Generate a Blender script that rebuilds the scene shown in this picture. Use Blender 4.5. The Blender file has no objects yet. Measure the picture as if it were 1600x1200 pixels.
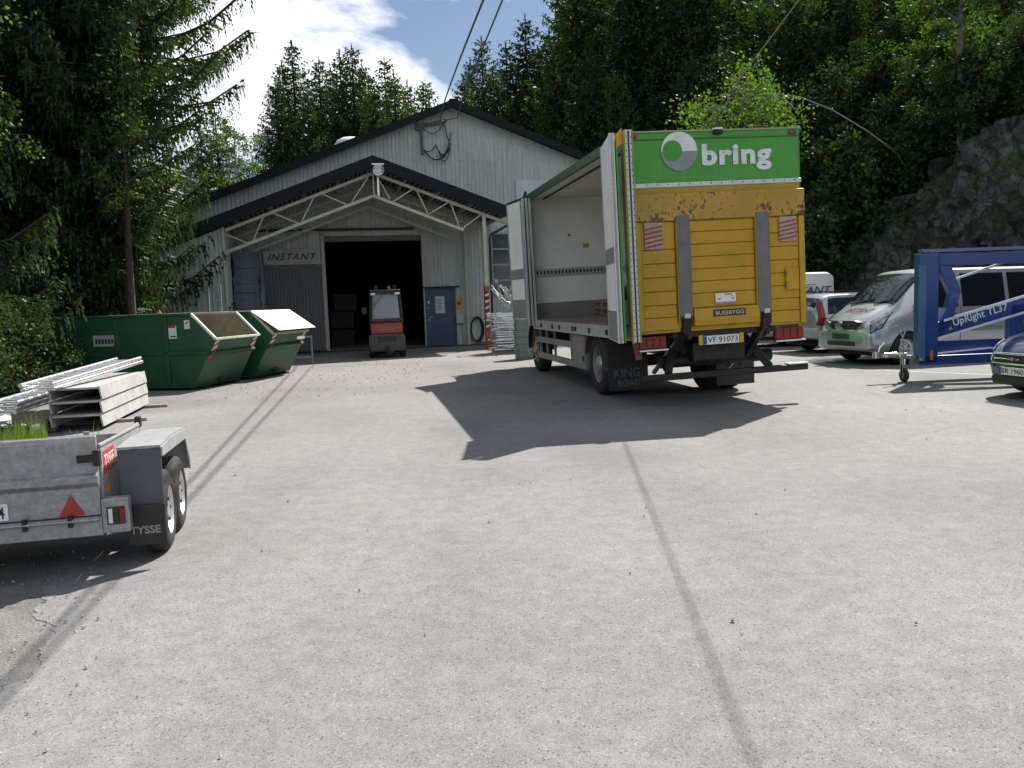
import bpy, bmesh, math, random
import numpy as np
from mathutils import Vector, Matrix
random.seed(7)
RNG = np.random.default_rng(7)
SC = bpy.context.scene
COL = SC.collection
PI = math.pi
rad = math.radians

# ------------------------------------------------------------------ camera
F_PX, PITCH, ROLL, CAM_H = 1310.0, 0.099, 0.0355, 1.6
def make_camera():
    cd = bpy.data.cameras.new('camera')
    co = bpy.data.objects.new('camera', cd)
    COL.objects.link(co)
    fwd = Vector((0, math.cos(PITCH), -math.sin(PITCH)))
    up = Vector((0, math.sin(PITCH), math.cos(PITCH)))
    right = Vector((1, 0, 0))
    c, s = math.cos(ROLL), math.sin(ROLL)
    a = right * c - up * s
    b = up * c + right * s
    m = Matrix((a, b, -fwd)).transposed().to_4x4()
    m.translation = Vector((0, 0, CAM_H))
    co.matrix_world = m
    cd.sensor_width = 36.0
    cd.lens = F_PX / 1600 * 36.0
    cd.clip_start = 0.05
    cd.clip_end = 6000
    SC.camera = co
make_camera()

# ------------------------------------------------------------------ light
SUN_DIR = Vector((0.516, 0.695, 1.0)).normalized()          # towards the sun
SUN_EL = math.asin(SUN_DIR.z)
SUN_AZ = math.atan2(SUN_DIR.x, SUN_DIR.y)                   # clockwise from +Y
EXPOSURE = 0.94
SKY_STRENGTH = 0.05
sd = bpy.data.lights.new('sun', 'SUN')
sd.energy = 5.0
sd.angle = rad(0.53)
sd.color = (1.0, 0.955, 0.89)
so = bpy.data.objects.new('sun', sd)
COL.objects.link(so)
so.rotation_euler = SUN_DIR.to_track_quat('Z', 'Y').to_euler()

SC.view_settings.view_transform = 'Standard'
SC.view_settings.look = 'None'
SC.view_settings.exposure = EXPOSURE
SC.view_settings.gamma = 1.0
SC.view_settings.use_curve_mapping = False
SC.render.engine = 'CYCLES'
SC.cycles.max_bounces = 8
SC.cycles.transparent_max_bounces = 8
SC.cycles.use_denoising = True
SC.cycles.caustics_reflective = False
SC.cycles.caustics_refractive = False

def make_world():
    w = bpy.data.worlds.new('World')
    SC.world = w
    w.use_nodes = True
    nt = w.node_tree
    N, L = nt.nodes, nt.links
    N.clear()
    out = N.new('ShaderNodeOutputWorld')
    bg = N.new('ShaderNodeBackground')
    bg.inputs['Strength'].default_value = SKY_STRENGTH
    sky = N.new('ShaderNodeTexSky')
    sky.sky_type = 'NISHITA'
    sky.sun_disc = False
    sky.sun_elevation = SUN_EL
    sky.sun_rotation = SUN_AZ
    sky.air_density = 1.0
    sky.dust_density = 0.6
    sky.ozone_density = 1.0
    # clouds: a flat layer seen in perspective (direction divided by its height)
    tc = N.new('ShaderNodeTexCoord')
    sep = N.new('ShaderNodeSeparateXYZ')
    L.new(tc.outputs['Generated'], sep.inputs[0])
    zz = N.new('ShaderNodeMath'); zz.operation = 'MAXIMUM'; zz.inputs[1].default_value = 0.0
    L.new(sep.outputs['Z'], zz.inputs[0])
    zp = N.new('ShaderNodeMath'); zp.operation = 'ADD'; zp.inputs[1].default_value = 0.30
    L.new(zz.outputs[0], zp.inputs[0])
    dx = N.new('ShaderNodeMath'); dx.operation = 'DIVIDE'
    dy = N.new('ShaderNodeMath'); dy.operation = 'DIVIDE'
    L.new(sep.outputs['X'], dx.inputs[0]); L.new(zp.outputs[0], dx.inputs[1])
    L.new(sep.outputs['Y'], dy.inputs[0]); L.new(zp.outputs[0], dy.inputs[1])
    cmb = N.new('ShaderNodeCombineXYZ')
    L.new(dx.outputs[0], cmb.inputs[0]); L.new(dy.outputs[0], cmb.inputs[1])
    mp = N.new('ShaderNodeMapping')
    mp.inputs['Location'].default_value = CLOUD_LOC
    L.new(cmb.outputs[0], mp.inputs[0])
    n1 = N.new('ShaderNodeTexNoise')
    n1.inputs['Scale'].default_value = 1.9
    n1.inputs['Detail'].default_value = 9
    n1.inputs['Roughness'].default_value = 0.56
    n1.inputs['Distortion'].default_value = 0.25
    L.new(mp.outputs[0], n1.inputs[0])
    r1 = N.new('ShaderNodeValToRGB')
    r1.color_ramp.elements[0].position = 0.47
    r1.color_ramp.elements[0].color = (0, 0, 0, 1)
    r1.color_ramp.elements[1].position = 0.56
    r1.color_ramp.elements[1].color = (1, 1, 1, 1)
    L.new(n1.outputs[0], r1.inputs[0])
    # thick cloud middles look grey from below, thin rims white
    r2 = N.new('ShaderNodeValToRGB')
    r2.color_ramp.elements[0].position = 0.53
    r2.color_ramp.elements[0].color = (14.5, 14.6, 14.9, 1)
    r2.color_ramp.elements[1].position = 0.70
    r2.color_ramp.elements[1].color = (6.6, 7.0, 7.8, 1)
    e = r2.color_ramp.elements.new(0.60)
    e.color = (12.5, 12.6, 13.0, 1)
    n2 = N.new('ShaderNodeTexNoise')
    n2.inputs['Scale'].default_value = 5.5
    n2.inputs['Detail'].default_value = 6
    L.new(mp.outputs[0], n2.inputs[0])
    ad = N.new('ShaderNodeMath'); ad.operation = 'MULTIPLY_ADD'
    ad.inputs[1].default_value = 0.22; ad.inputs[2].default_value = -0.11
    L.new(n2.outputs[0], ad.inputs[0])
    ad2 = N.new('ShaderNodeMath'); ad2.operation = 'ADD'
    L.new(ad.outputs[0], ad2.inputs[0]); L.new(n1.outputs[0], ad2.inputs[1])
    L.new(ad2.outputs[0], r2.inputs[0])
    mx = N.new('ShaderNodeMix'); mx.data_type = 'RGBA'
    L.new(r1.outputs[0], mx.inputs[0])
    L.new(sky.outputs[0], mx.inputs[6]); L.new(r2.outputs[0], mx.inputs[7])
    L.new(mx.outputs[2], bg.inputs[0])
    L.new(bg.outputs[0], out.inputs[0])
CLOUD_LOC = (17.77, 7.41, 0.0)
make_world()

# ------------------------------------------------------------------ materials
def _nt(name):
    m = bpy.data.materials.new(name)
    m.use_nodes = True
    nt = m.node_tree
    nt.nodes.clear()
    out = nt.nodes.new('ShaderNodeOutputMaterial')
    return m, nt.nodes, nt.links, out

def M(name, col, rough=0.6, metal=0.0, var=0.12, scale=6.0, bump=0.0, bscale=None, col2=None, stretch=(1, 1, 1), lo=0.35, hi=0.7, spec=0.5, coat=0.0, grime=0.0):
    """Principled material whose colour wanders between two tones, with optional bump and dirt."""
    m, N, L, out = _nt(name)
    b = N.new('ShaderNodeBsdfPrincipled')
    b.inputs['Roughness'].default_value = rough
    b.inputs['Metallic'].default_value = metal
    b.inputs['Specular IOR Level'].default_value = spec
    b.inputs['Coat Weight'].default_value = coat
    b.inputs['Coat Roughness'].default_value = 0.08
    L.new(b.outputs[0], out.inputs[0])
    tc = N.new('ShaderNodeTexCoord')
    mp = N.new('ShaderNodeMapping')
    mp.inputs['Scale'].default_value = stretch
    L.new(tc.outputs['Object'], mp.inputs[0])
    n = N.new('ShaderNodeTexNoise')
    n.inputs['Scale'].default_value = scale
    n.inputs['Detail'].default_value = 6
    n.inputs['Roughness'].default_value = 0.62
    L.new(mp.outputs[0], n.inputs[0])
    r = N.new('ShaderNodeValToRGB')
    c1 = tuple(max(0, x * (1 - var)) for x in col)
    c2 = col2 or tuple(min(1, x * (1 + var)) for x in col)
    r.color_ramp.elements[0].position = lo
    r.color_ramp.elements[0].color = (*c1, 1)
    r.color_ramp.elements[1].position = hi
    r.color_ramp.elements[1].color = (*c2, 1)
    L.new(n.outputs[0], r.inputs[0])
    src = r.outputs[0]
    if grime:
        g = N.new('ShaderNodeTexNoise')
        g.inputs['Scale'].default_value = scale * 3.3
        g.inputs['Detail'].default_value = 8
        g.inputs['Roughness'].default_value = 0.7
        L.new(tc.outputs['Object'], g.inputs[0])
        gr = N.new('ShaderNodeValToRGB')
        gr.color_ramp.elements[0].position = 0.5
        gr.color_ramp.elements[0].color = (0, 0, 0, 1)
        gr.color_ramp.elements[1].position = 0.78
        gr.color_ramp.elements[1].color = (grime, grime, grime, 1)
        L.new(g.outputs[0], gr.inputs[0])
        mx = N.new('ShaderNodeMix'); mx.data_type = 'RGBA'
        L.new(gr.outputs[0], mx.inputs[0])
        L.new(src, mx.inputs[6])
        mx.inputs[7].default_value = (0.09, 0.075, 0.055, 1)
        src = mx.outputs[2]
    L.new(src, b.inputs['Base Color'])
    if bump:
        bn = N.new('ShaderNodeTexNoise')
        bn.inputs['Scale'].default_value = bscale or scale * 4
        bn.inputs['Detail'].default_value = 4
        L.new(mp.outputs[0], bn.inputs[0])
        bu = N.new('ShaderNodeBump')
        bu.inputs['Strength'].default_value = bump
        bu.inputs['Distance'].default_value = 0.02
        L.new(bn.outputs[0], bu.inputs['Height'])
        L.new(bu.outputs[0], b.inputs['Normal'])
    return m

def M_glass(name, tint=(0.02, 0.025, 0.03), rough=0.03, alpha=0.75):
    """Dark vehicle or window glass: a glossy skin over a dark, partly see-through pane."""
    m, N, L, out = _nt(name)
    gl = N.new('ShaderNodeBsdfGlossy'); gl.inputs['Roughness'].default_value = rough
    gl.inputs['Color'].default_value = (0.9, 0.95, 1, 1)
    df = N.new('ShaderNodeBsdfDiffuse'); df.inputs['Color'].default_value = (*tint, 1)
    tr = N.new('ShaderNodeBsdfTransparent'); tr.inputs['Color'].default_value = (0.55, 0.6, 0.6, 1)
    m1 = N.new('ShaderNodeMixShader'); m1.inputs[0].default_value = 1 - alpha
    L.new(df.outputs[0], m1.inputs[1]); L.new(tr.outputs[0], m1.inputs[2])
    fr = N.new('ShaderNodeFresnel'); fr.inputs['IOR'].default_value = 1.5
    m2 = N.new('ShaderNodeMixShader')
    L.new(fr.outputs[0], m2.inputs[0]); L.new(m1.outputs[0], m2.inputs[1]); L.new(gl.outputs[0], m2.inputs[2])
    L.new(m2.outputs[0], out.inputs[0])
    return m

def M_leaf(name, c1, c2, trans=0.45, scale=0.7, rough=0.5, gloss=0.06):
    m, N, L, out = _nt(name)
    tc = N.new('ShaderNodeTexCoord')
    n = N.new('ShaderNodeTexNoise'); n.inputs['Scale'].default_value = scale
    n.inputs['Detail'].default_value = 5; n.inputs['Roughness'].default_value = 0.7
    L.new(tc.outputs['Object'], n.inputs[0])
    oi = N.new('ShaderNodeObjectInfo')
    ad = N.new('ShaderNodeMath'); ad.operation = 'MULTIPLY_ADD'
    ad.inputs[1].default_value = 0.3; ad.inputs[2].default_value = -0.15
    L.new(oi.outputs['Random'], ad.inputs[0])
    a2 = N.new('ShaderNodeMath'); a2.operation = 'ADD'
    L.new(n.outputs[0], a2.inputs[0]); L.new(ad.outputs[0], a2.inputs[1])
    r = N.new('ShaderNodeValToRGB')
    r.color_ramp.elements[0].position = 0.3; r.color_ramp.elements[0].color = (*c1, 1)
    r.color_ramp.elements[1].position = 0.72; r.color_ramp.elements[1].color = (*c2, 1)
    L.new(a2.outputs[0], r.inputs[0])
    d = N.new('ShaderNodeBsdfDiffuse'); L.new(r.outputs[0], d.inputs[0])
    t = N.new('ShaderNodeBsdfTranslucent')
    tm = N.new('ShaderNodeMix'); tm.data_type = 'RGBA'; tm.blend_type = 'MULTIPLY'
    tm.inputs[0].default_value = 1.0
    L.new(r.outputs[0], tm.inputs[6]); tm.inputs[7].default_value = (1.6, 1.75, 0.55, 1)
    L.new(tm.outputs[2], t.inputs[0])
    mx = N.new('ShaderNodeMixShader'); mx.inputs[0].default_value = trans
    L.new(d.outputs[0], mx.inputs[1]); L.new(t.outputs[0], mx.inputs[2])
    g = N.new('ShaderNodeBsdfGlossy'); g.inputs['Roughness'].default_value = rough
    g.inputs['Color'].default_value = (0.8, 0.85, 0.8, 1)
    m2 = N.new('ShaderNodeMixShader'); m2.inputs[0].default_value = gloss
    L.new(mx.outputs[0], m2.inputs[1]); L.new(g.outputs[0], m2.inputs[2])
    L.new(m2.outputs[0], out.inputs[0])
    return m

def M_emit_free(name, col):          # plain flat print (lettering, stickers)
    return M(name, col, 0.55, 0, 0.06, 30)

# ------------------------------------------------------------------ mesh helpers
class MB:
    def __init__(self):
        self.v, self.f = [], []
    def add(self, vs, fs):
        o = len(self.v)
        self.v += [tuple(map(float, p)) for p in vs]
        self.f += [tuple(i + o for i in q) for q in fs]
        return self
    def box(self, x0, x1, y0, y1, z0, z1):
        return self.add([(x0, y0, z0), (x1, y0, z0), (x1, y1, z0), (x0, y1, z0), (x0, y0, z1), (x1, y0, z1), (x1, y1, z1), (x0, y1, z1)],
                        [(0, 3, 2, 1), (4, 5, 6, 7), (0, 1, 5, 4), (1, 2, 6, 5), (2, 3, 7, 6), (3, 0, 4, 7)])
    def bar(self, p0, p1, w, h, up=(0, 0, 1)):
        p0, p1 = Vector(p0), Vector(p1)
        d = (p1 - p0).normalized()
        u = Vector(up)
        s = d.cross(u)
        if s.length < 1e-4:
            s = d.cross(Vector((1, 0, 0)))
        s.normalize()
        u = s.cross(d).normalized()
        s *= w / 2; u *= h / 2
        vs = [p0 - s - u, p0 + s - u, p0 + s + u, p0 - s + u, p1 - s - u, p1 + s - u, p1 + s + u, p1 - s + u]
        return self.add(vs, [(0, 3, 2, 1), (4, 5, 6, 7), (0, 1, 5, 4), (1, 2, 6, 5), (2, 3, 7, 6), (3, 0, 4, 7)])
    def cyl(self, p0, p1, r0, r1=None, n=12, cap=True):
        r1 = r0 if r1 is None else r1
        p0, p1 = Vector(p0), Vector(p1)
        d = (p1 - p0).normalized()
        a = d.orthogonal().normalized(); b = d.cross(a)
        vs = []
        for p, r in ((p0, r0), (p1, r1)):
            for i in range(n):
                t = 2 * PI * i / n
                vs.append(p + a * (r * math.cos(t)) + b * (r * math.sin(t)))
        fs = [(i, (i + 1) % n, n + (i + 1) % n, n + i) for i in range(n)]
        if cap:
            fs += [tuple(range(n - 1, -1, -1)), tuple(range(n, 2 * n))]
        return self.add(vs, fs)
    def tube(self, pts, r, n=6, cap=True):
        pts = [Vector(p) for p in pts]
        rs = r if isinstance(r, (list, tuple)) else [r] * len(pts)
        vs, fs = [], []
        prev = None
        for i, p in enumerate(pts):
            d = (pts[min(i + 1, len(pts) - 1)] - pts[max(i - 1, 0)])
            d = d.normalized() if d.length > 1e-9 else Vector((0, 0, 1))
            a = d.orthogonal().normalized() if prev is None else (prev - d * prev.dot(d)).normalized()
            prev = a
            b = d.cross(a)
            for k in range(n):
                t = 2 * PI * k / n
                vs.append(p + a * (rs[i] * math.cos(t)) + b * (rs[i] * math.sin(t)))
        for i in range(len(pts) - 1):
            for k in range(n):
                fs.append((i * n + k, i * n + (k + 1) % n, (i + 1) * n + (k + 1) % n, (i + 1) * n + k))
        if cap:
            fs += [tuple(range(n - 1, -1, -1)), tuple(range((len(pts) - 1) * n, len(pts) * n))]
        return self.add(vs, fs)
    def prism(self, poly, axis, a, b):
        n = len(poly)
        def P(q, t):
            return {'x': (t, q[0], q[1]), 'y': (q[0], t, q[1]), 'z': (q[0], q[1], t)}[axis]
        vs = [P(q, a) for q in poly] + [P(q, b) for q in poly]
        fs = [tuple(range(n - 1, -1, -1)), tuple(range(n, 2 * n))] + [(i, (i + 1) % n, n + (i + 1) % n, n + i) for i in range(n)]
        return self.add(vs, fs)
    def lathe(self, prof, c, axis='x', n=24, closed=False):
        """prof: list of (t along axis, radius)."""
        vs, fs = [], []
        c = Vector(c)
        for (t, r) in prof:
            for k in range(n):
                q = 2 * PI * k / n
                if axis == 'x': o = Vector((t, r * math.cos(q), r * math.sin(q)))
                elif axis == 'y': o = Vector((r * math.cos(q), t, r * math.sin(q)))
                else: o = Vector((r * math.cos(q), r * math.sin(q), t))
                vs.append(c + o)
        m = len(prof)
        rng = range(m if closed else m - 1)
        for i in rng:
            j = (i + 1) % m
            for k in range(n):
                fs.append((i * n + k, i * n + (k + 1) % n, j * n + (k + 1) % n, j * n + k))
        return self.add(vs, fs)
    def quad(self, a, b, c, d):
        return self.add([a, b, c, d], [(0, 1, 2, 3)])
    def mesh(self, name):
        me = bpy.data.meshes.new(name)
        me.from_pydata(self.v, [], self.f)
        bm = bmesh.new(); bm.from_mesh(me)
        bmesh.ops.recalc_face_normals(bm, faces=bm.faces)
        bm.to_mesh(me); bm.free()
        return me
    def build(self, name, mat, parent=None, smooth=False, bevel=0.0, seg=2):
        me = self.mesh(name)
        return link(name, me, mat, parent, smooth, bevel, seg)

def link(name, me, mat, parent=None, smooth=False, bevel=0.0, seg=2):
    if mat is not None and not me.materials:
        me.materials.append(mat)
    if smooth:
        me.polygons.foreach_set('use_smooth', [True] * len(me.polygons))
        try:
            me.set_sharp_from_angle(angle=rad(38))
        except Exception:
            pass
    o = bpy.data.objects.new(name, me)
    COL.objects.link(o)
    if parent is not None:
        o.parent = parent
    if bevel:
        md = o.modifiers.new('bevel', 'BEVEL')
        md.width = bevel; md.segments = seg; md.limit_method = 'ANGLE'; md.angle_limit = rad(35)
    return o

def tag(o, label=None, cat=None, group=None, kind=None):
    if label: o['label'] = label
    if cat: o['category'] = cat
    if group: o['group'] = group
    if kind: o['kind'] = kind
    return o

def empty(name, loc=(0, 0, 0), yaw=0.0, label=None, cat=None, group=None, roll=0.0):
    o = bpy.data.objects.new(name, None)
    COL.objects.link(o)
    o.location = loc
    o.rotation_euler = (0, rad(roll), rad(yaw))
    o.empty_display_size = 0.2
    return tag(o, label, cat, group)

def copy_tree(o, parent=None):
    c = o.copy()
    COL.objects.link(c)
    c.parent = parent
    for ch in list(o.children):
        copy_tree(ch, c)
    return c

def text_mesh(body, bold=0.0, shear=0.0, spacing=1.0, depth=0.0):
    cu = bpy.data.curves.new('lettering', 'FONT')
    cu.body = body
    cu.offset = bold
    cu.shear = shear
    cu.space_character = spacing
    cu.extrude = depth
    cu.resolution_u = 4
    o = bpy.data.objects.new('lettering', cu)
    COL.objects.link(o)
    dg = bpy.context.evaluated_depsgraph_get()
    dg.update()
    me = bpy.data.meshes.new_from_object(o.evaluated_get(dg))
    bpy.data.objects.remove(o)
    bpy.data.curves.remove(cu)
    return me

def lettering(name, body, mat, parent, origin, xdir, updir, w, h, bold=0.0, shear=0.0, spacing=1.0):
    """Flat lettering fitted into a w x h rectangle whose lower-left corner is origin."""
    me = text_mesh(body, bold, shear, spacing)
    co = np.empty(len(me.vertices) * 3); me.vertices.foreach_get('co', co)
    co = co.reshape(-1, 3)
    mn, mxx = co.min(0), co.max(0)
    u = (co[:, 0] - mn[0]) / max(1e-6, mxx[0] - mn[0]) * w
    v = (co[:, 1] - mn[1]) / max(1e-6, mxx[1] - mn[1]) * h
    X = np.array(Vector(xdir).normalized()); Y = np.array(Vector(updir).normalized())
    P = np.array(origin)[None] + u[:, None] * X + v[:, None] * Y
    me.vertices.foreach_set('co', P.astype(np.float32).ravel())
    me.materials.clear()
    me.update()
    return link(name, me, mat, parent)

def boolean_cut(obj, cutter_mb):
    """Cut real openings, then throw the cutter away."""
    cm = cutter_mb.mesh('cutter')
    co = bpy.data.objects.new('cutter', cm)
    COL.objects.link(co)
    md = obj.modifiers.new('cut', 'BOOLEAN')
    md.operation = 'DIFFERENCE'; md.object = co; md.solver = 'EXACT'
    par = obj.parent
    obj.parent = None
    dg = bpy.context.evaluated_depsgraph_get(); dg.update()
    me = bpy.data.meshes.new_from_object(obj.evaluated_get(dg))
    obj.modifiers.remove(md)
    obj.data = me
    obj.parent = par
    bpy.data.objects.remove(co)
    bpy.data.meshes.remove(cm)
# ------------------------------------------------------------------ shared materials
def mat_asphalt():
    m, N, L, out = _nt('asphalt')
    b = N.new('ShaderNodeBsdfPrincipled'); b.inputs['Roughness'].default_value = 0.9
    b.inputs['Specular IOR Level'].default_value = 0.25
    L.new(b.outputs[0], out.inputs[0])
    tc = N.new('ShaderNodeTexCoord')
    def noise(sc, det=4, ro=0.6, st=None):
        n = N.new('ShaderNodeTexNoise'); n.inputs['Scale'].default_value = sc
        n.inputs['Detail'].default_value = det; n.inputs['Roughness'].default_value = ro
        if st:
            mp = N.new('ShaderNodeMapping'); mp.inputs['Scale'].default_value = st
            L.new(tc.outputs['Object'], mp.inputs[0]); L.new(mp.outputs[0], n.inputs[0])
        else:
            L.new(tc.outputs['Object'], n.inputs[0])
        return n
    def ramp(src, p0, c0, p1, c1):
        r = N.new('ShaderNodeValToRGB')
        r.color_ramp.elements[0].position = p0; r.color_ramp.elements[0].color = (*c0, 1)
        r.color_ramp.elements[1].position = p1; r.color_ramp.elements[1].color = (*c1, 1)
        L.new(src, r.inputs[0]); return r
    def mix(f, a, c, bt='MIX'):
        x = N.new('ShaderNodeMix'); x.data_type = 'RGBA'; x.blend_type = bt
        if isinstance(f, float): x.inputs[0].default_value = f
        else: L.new(f, x.inputs[0])
        for i, s in ((6, a), (7, c)):
            if isinstance(s, tuple): x.inputs[i].default_value = (*s, 1)
            else: L.new(s, x.inputs[i])
        return x.outputs[2]
    big = noise(0.28, 6, 0.62)
    base = ramp(big.outputs[0], 0.32, (0.166, 0.165, 0.163), 0.7, (0.240, 0.238, 0.234)).outputs[0]
    # worn wheel lanes run towards the door
    lane = noise(0.6, 3, 0.5, (1.0, 0.12, 1.0))
    base = mix(ramp(lane.outputs[0], 0.42, (0, 0, 0), 0.68, (0.4, 0.4, 0.4)).outputs[0], base, (0.268, 0.264, 0.258))
    # sandy dust blown in near the hall
    sand = noise(0.75, 7, 0.68)
    sep = N.new('ShaderNodeSeparateXYZ'); L.new(tc.outputs['Object'], sep.inputs[0])
    yr = N.new('ShaderNodeMapRange'); yr.inputs['From Min'].default_value = 8; yr.inputs['From Max'].default_value = 22
    L.new(sep.outputs['Y'], yr.inputs[0])
    sm = N.new('ShaderNodeMath'); sm.operation = 'MULTIPLY'
    L.new(ramp(sand.outputs[0], 0.44, (0, 0, 0), 0.66, (0.6, 0.6, 0.6)).outputs[0], sm.inputs[0]); L.new(yr.outputs[0], sm.inputs[1])
    base = mix(sm.outputs[0], base, (0.25, 0.216, 0.175))
    mid = noise(7.0, 6, 0.65)
    base = mix(0.8, base, ramp(mid.outputs[0], 0.3, (0.78, 0.78, 0.79), 0.7, (1.12, 1.12, 1.11)).outputs[0], 'MULTIPLY')
    # aggregate: pale and dark chippings
    vo = N.new('ShaderNodeTexVoronoi'); vo.inputs['Scale'].default_value = 120
    L.new(tc.outputs['Object'], vo.inputs[0])
    hs = N.new('ShaderNodeSeparateColor'); L.new(vo.outputs['Color'], hs.inputs[0])
    base = mix(0.9, base, ramp(hs.outputs[0], 0.0, (0.8, 0.8, 0.81), 1.0, (1.17, 1.17, 1.16)).outputs[0], 'MULTIPLY')
    fine = noise(170, 3, 0.7)
    base = mix(0.85, base, ramp(fine.outputs[0], 0.34, (0.46, 0.46, 0.48), 0.56, (1.10, 1.10, 1.10)).outputs[0], 'MULTIPLY')
    # single darker and paler stones in the binder
    v2 = N.new('ShaderNodeTexVoronoi'); v2.inputs['Scale'].default_value = 62
    L.new(tc.outputs['Object'], v2.inputs[0])
    h2 = N.new('ShaderNodeSeparateColor'); L.new(v2.outputs['Color'], h2.inputs[0])
    chip = N.new('ShaderNodeMath'); chip.operation = 'MULTIPLY'
    L.new(ramp(h2.outputs[0], 0.16, (0.8, 0.8, 0.8), 0.18, (0, 0, 0)).outputs[0], chip.inputs[0])
    L.new(ramp(v2.outputs['Distance'], 0.28, (1, 1, 1), 0.46, (0, 0, 0)).outputs[0], chip.inputs[1])
    base = mix(chip.outputs[0], base, (0.085, 0.085, 0.09))
    chp2 = N.new('ShaderNodeMath'); chp2.operation = 'MULTIPLY'
    L.new(ramp(h2.outputs[1], 0.9, (0, 0, 0), 0.95, (0.5, 0.5, 0.5)).outputs[0], chp2.inputs[0])
    L.new(ramp(v2.outputs['Distance'], 0.2, (1, 1, 1), 0.4, (0, 0, 0)).outputs[0], chp2.inputs[1])
    base = mix(chp2.outputs[0], base, (0.40, 0.395, 0.385))
    # hairline cracks between slabs of settled asphalt, and darker mended patches
    wob = noise(0.9, 5, 0.6)
    wv = N.new('ShaderNodeMix'); wv.data_type = 'VECTOR'; wv.inputs[0].default_value = 0.16
    L.new(tc.outputs['Object'], wv.inputs[4]); L.new(wob.outputs['Color'], wv.inputs[5])
    vc = N.new('ShaderNodeTexVoronoi'); vc.feature = 'DISTANCE_TO_EDGE'; vc.inputs['Scale'].default_value = 0.34
    L.new(wv.outputs[1], vc.inputs[0])
    gate_ = noise(0.33, 2, 0.5)
    ck = N.new('ShaderNodeMath'); ck.operation = 'MULTIPLY'
    L.new(ramp(vc.outputs['Distance'], 0.0008, (0.3, 0.3, 0.3), 0.003, (0, 0, 0)).outputs[0], ck.inputs[0])
    L.new(ramp(gate_.outputs[0], 0.48, (0, 0, 0), 0.6, (1, 1, 1)).outputs[0], ck.inputs[1])
    base = mix(ck.outputs[0], base, (0.07, 0.07, 0.072))
    pt = noise(0.17, 3, 0.45)
    base = mix(ramp(pt.outputs[0], 0.56, (0, 0, 0), 0.62, (0.42, 0.42, 0.42)).outputs[0], base, (0.11, 0.11, 0.113))
    tk = noise(1.9, 4, 0.55, (1.0, 0.05, 1.0))
    base = mix(ramp(tk.outputs[0], 0.58, (0, 0, 0), 0.72, (0.22, 0.22, 0.22)).outputs[0], base, (0.12, 0.12, 0.122))
    # scattered oil and rubber spots
    sp = noise(2.3, 2, 0.4)
    base = mix(ramp(sp.outputs[0], 0.70, (0, 0, 0), 0.78, (0.35, 0.35, 0.35)).outputs[0], base, (0.09,0.09,0.094))
    L.new(base, b.inputs['Base Color'])
    bu = N.new('ShaderNodeBump'); bu.inputs['Strength'].default_value = 0.55; bu.inputs['Distance'].default_value = 0.006
    L.new(fine.outputs[0], bu.inputs['Height'])
    bu2 = N.new('ShaderNodeBump'); bu2.inputs['Strength'].default_value = 0.25; bu2.inputs['Distance'].default_value = 0.03
    L.new(mid.outputs[0], bu2.inputs['Height']); L.new(bu.outputs[0], bu2.inputs['Normal'])
    L.new(bu2.outputs[0], b.inputs['Normal'])
    return m

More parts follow.
